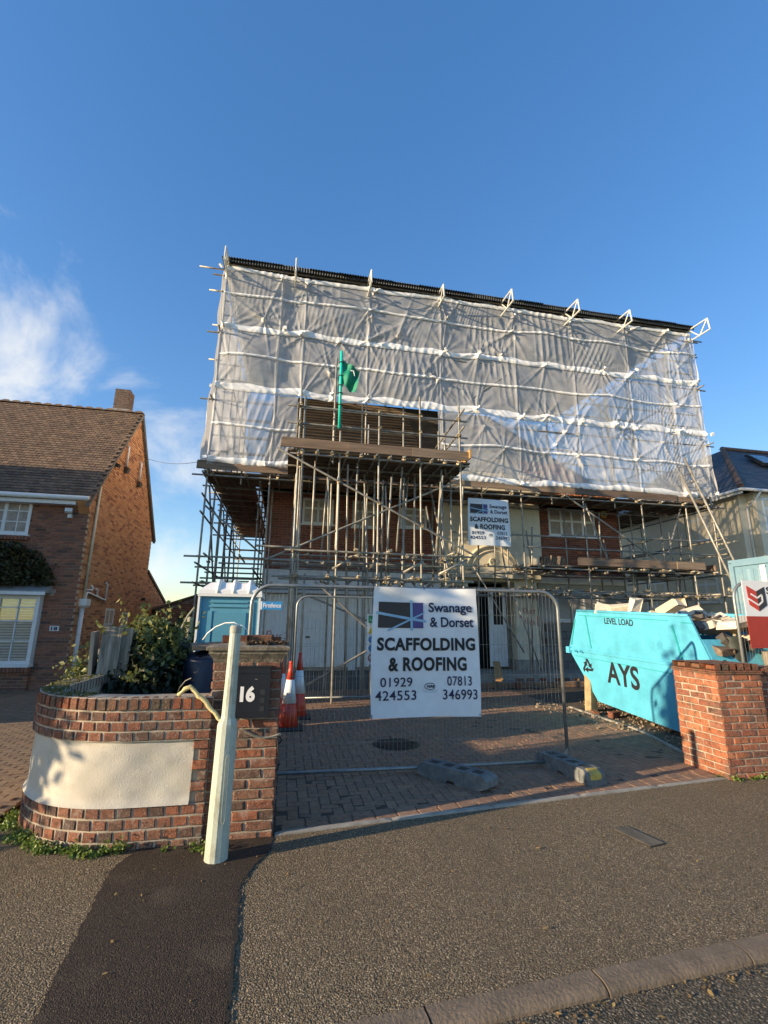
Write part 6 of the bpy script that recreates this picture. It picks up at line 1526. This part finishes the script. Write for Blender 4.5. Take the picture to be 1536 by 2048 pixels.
# ------------------------------------------------------------------ container
ct = empty('storage_container', (9.7, 6.6, 0), 'pale blue steel storage container behind the red site sign', 'container')
c0, c1, d0, d1, ch_ = 8.62, 11.0, 5.9, 8.0, 2.93
box('shell', container_blue, ct, c0+.03, c1, d0+.03, d1-.03, .1, ch_-.04)
m = MB()
y = d0+.15
while y < d1-.2: m.prism([(c0+.03, y, .2), (c0+.03, y+.16, .2), (c0, y+.12, .2), (c0, y+.04, .2)], (0, 0, ch_-.4)); y += .22
m.build('corrugation', container_blue, ct)
m = MB()
for y in (d0, d1-.1): m.box(c0-.006, c0+.1, y, y+.1, .0, ch_)
m.box(c0-.004, c0+.08, d0+.1, d1-.1, ch_-.13, ch_-.003); m.box(c0-.004, c0+.08, d0+.1, d1-.1, .02, .16); m.build('frame', container_blue, ct)
for y in (7.25, 6.9, 6.55): box('white_stripe', sign_white, ct, c0-.012, c0-.005, y, y+.10, ch_-.72, ch_-.16)
for y in (d0+.05, d1-.05): MB().lathe((c0-.008, y, ch_-.06), [(.03, 0), (.03, .002)], 10).build('corner_casting', rubber, ct)
for y in (7.15, 6.75): MB().tube((c0-.03, y, .2), (c0-.03, y, ch_-.2), .014, 6).build('lock_bar', galv, ct)
# ------------------------------------------------------------------ hedge, planks and old fence between the houses
sb_ = empty('shrub', (-1.7, 6.6, 0), 'dense dark shrub with yellowish leaf tips behind the curved wall', 'shrub')
rg = np.random.RandomState(31); P = []; Q_ = []
while len(P) < 9000:
    x, y, z = rg.uniform(-2.2, -1.0), rg.uniform(5.75, 7.7), rg.uniform(.15, 1.75)
    d = ((x+1.62)/.56)**2+((y-6.75)/.95)**2+((z-.75)/.92)**2
    if d < 1+.12*math.sin(x*9+z*7)+.1*math.sin(y*8-z*5) and (d > .45 or rg.rand() < .25):
        (Q_ if z > 1.30+.15*math.sin(x*6) and rg.rand() < .75 else P).append((x, y, z))
for k in range(25): 
    c = rg.uniform([-1.7, 5.75, 1.0], [-1.4, 5.9, 1.12]); Q_.append(tuple(c))
for k in range(40):
    a0 = np.array([rg.uniform(-2.0, -1.2), rg.uniform(6, 7.4), rg.uniform(1.2, 1.5)]); dv = np.array([rg.uniform(-.3, .3), rg.uniform(-.3, .3), rg.uniform(.3, .6)])
    for q in np.linspace(0, 1, 9): Q_.append(tuple(a0+dv*q*.7+rg.normal(size=3)*.018))
leaves('foliage', leaf_dark, sb_, P, .048, seed=32); leaves('leaf_tips', leaf_var, sb_, Q_, .042, seed=33)
m = MB()
for k in range(9): m.path([(-1.62+rg.uniform(-.1, .1), 6.7+rg.uniform(-.2, .2), -.02), (-1.62+rg.uniform(-.3, .3), 6.7+rg.uniform(-.4, .4), .7), (-1.62+rg.uniform(-.45, .45), 6.7+rg.uniform(-.7, .7), 1.4)], [.02, .014, .006], 5)
m.build('stems', bark, sb_)
s2 = empty('shrub', (-2.75, 7.6, 0), 'small bright green shrub at the foot of the white downpipe', 'shrub')
P = [tuple(np.array([-2.85, 8.0, .72])+rg.normal(size=3)*np.array([.12, .2, .22])) for k in range(650)]; leaves('foliage', leaf_var, s2, P, .05, seed=35)
MB().path([(-2.85, 8.0, -.02), (-2.84, 8.0, .5), (-2.86, 8.05, .9)], .014, 6).build('stem', bark, s2)
fp = empty('fence_end', (-2.02, 6.15, 0), 'weathered grey timber fence post and boards at the end of the curved wall', 'fence')
MB().obox((-1.93, 6.05, .78), (.20, .035, 1.58), (R(-2), R(1), R(8))).build('board', wood_old, fp); MB().obox((-1.80, 6.16, .77), (.10, .10, 1.56), (0, R(1.5), R(8))).build('post', wood_old, fp)
MB().obox((-2.12, 6.25, .75), (.035, .55, 1.52), (0, R(-3), R(14))).build('board', wood_old, fp)
of = empty('picket_fence', (-2.1, 8.3, 0), 'old grey close-board picket fence behind the shrub', 'fence')
it = [((-2.75+i*.062, 8.3+.01*(i % 2), .70+.03*math.sin(i*1.7)), (0, random.uniform(-.03, .03), random.uniform(-.05, .05)), (.05, .014, 1.44+.04*math.sin(i*2.3))) for i in range(18)]
pieces(of, 'picket', wood_old, it, BRK, 40)
for z in (.4, 1.12): box('rail', wood_old, of, -2.8, -1.62, 8.31, 8.36, z, z+.08)
iv = empty('ivy_post', (-1.6, 8.6, 0), 'ivy-covered post between the picket fence and the blue toilet', 'shrub')
MB().tube((-1.60, 8.55, 0), (-1.56, 8.6, 1.7), .05, 8).build('post', wood_old, iv)
P = [(-1.63+rg.normal()*.05, 8.6+rg.normal()*.1, rg.uniform(.2, 1.62)) for k in range(700)]; leaves('ivy', leaf_dark, iv, P, .04, seed=41)
MB().path([(-1.75, 8.35, 1.36), (-1.66, 8.4, 1.5), (-1.58, 8.45, 1.72), (-1.5, 8.5, 1.85)], .018, 6).build('stem', plain('dry_stem', (.35, .31, .22), .9, var=.2), iv)
tag(MB().path([(-5.05, 15.9+0*t, 6.85) if t == 0 else (-5.05+t*2.95, 15.9-t*3.55, 6.85-1.15*t-.35*math.sin(t*math.pi)*.6) for t in np.linspace(0, 1, 16)], .007, 4).build('overhead_cable', rubber, None), 'thin overhead cable from the brick gable to the scaffold', 'cable')
# unseen evergreen, added left of the picture and slimmed to shade banner and wall
T_ = empty('shade_evergreen', (-7.5, 3.24, 0), 'slim unseen evergreen tree added left of the picture for its shade', 'tree')
P = []
while len(P) < 4200:
    q = rg.normal(size=3)*np.array([.30, .15, .55])+np.array([-7.5, 3.24, 2.75])
    if q[2] > .2: P.append(tuple(q))
leaves('crown', leaf_dark, T_, P, .085, seed=51); MB().path([(-7.5, 3.24, -.05), (-7.48, 3.24, 1.6), (-7.5, 3.24, 3.2)], [.06, .045, .02], 8).build('trunk', bark, T_)
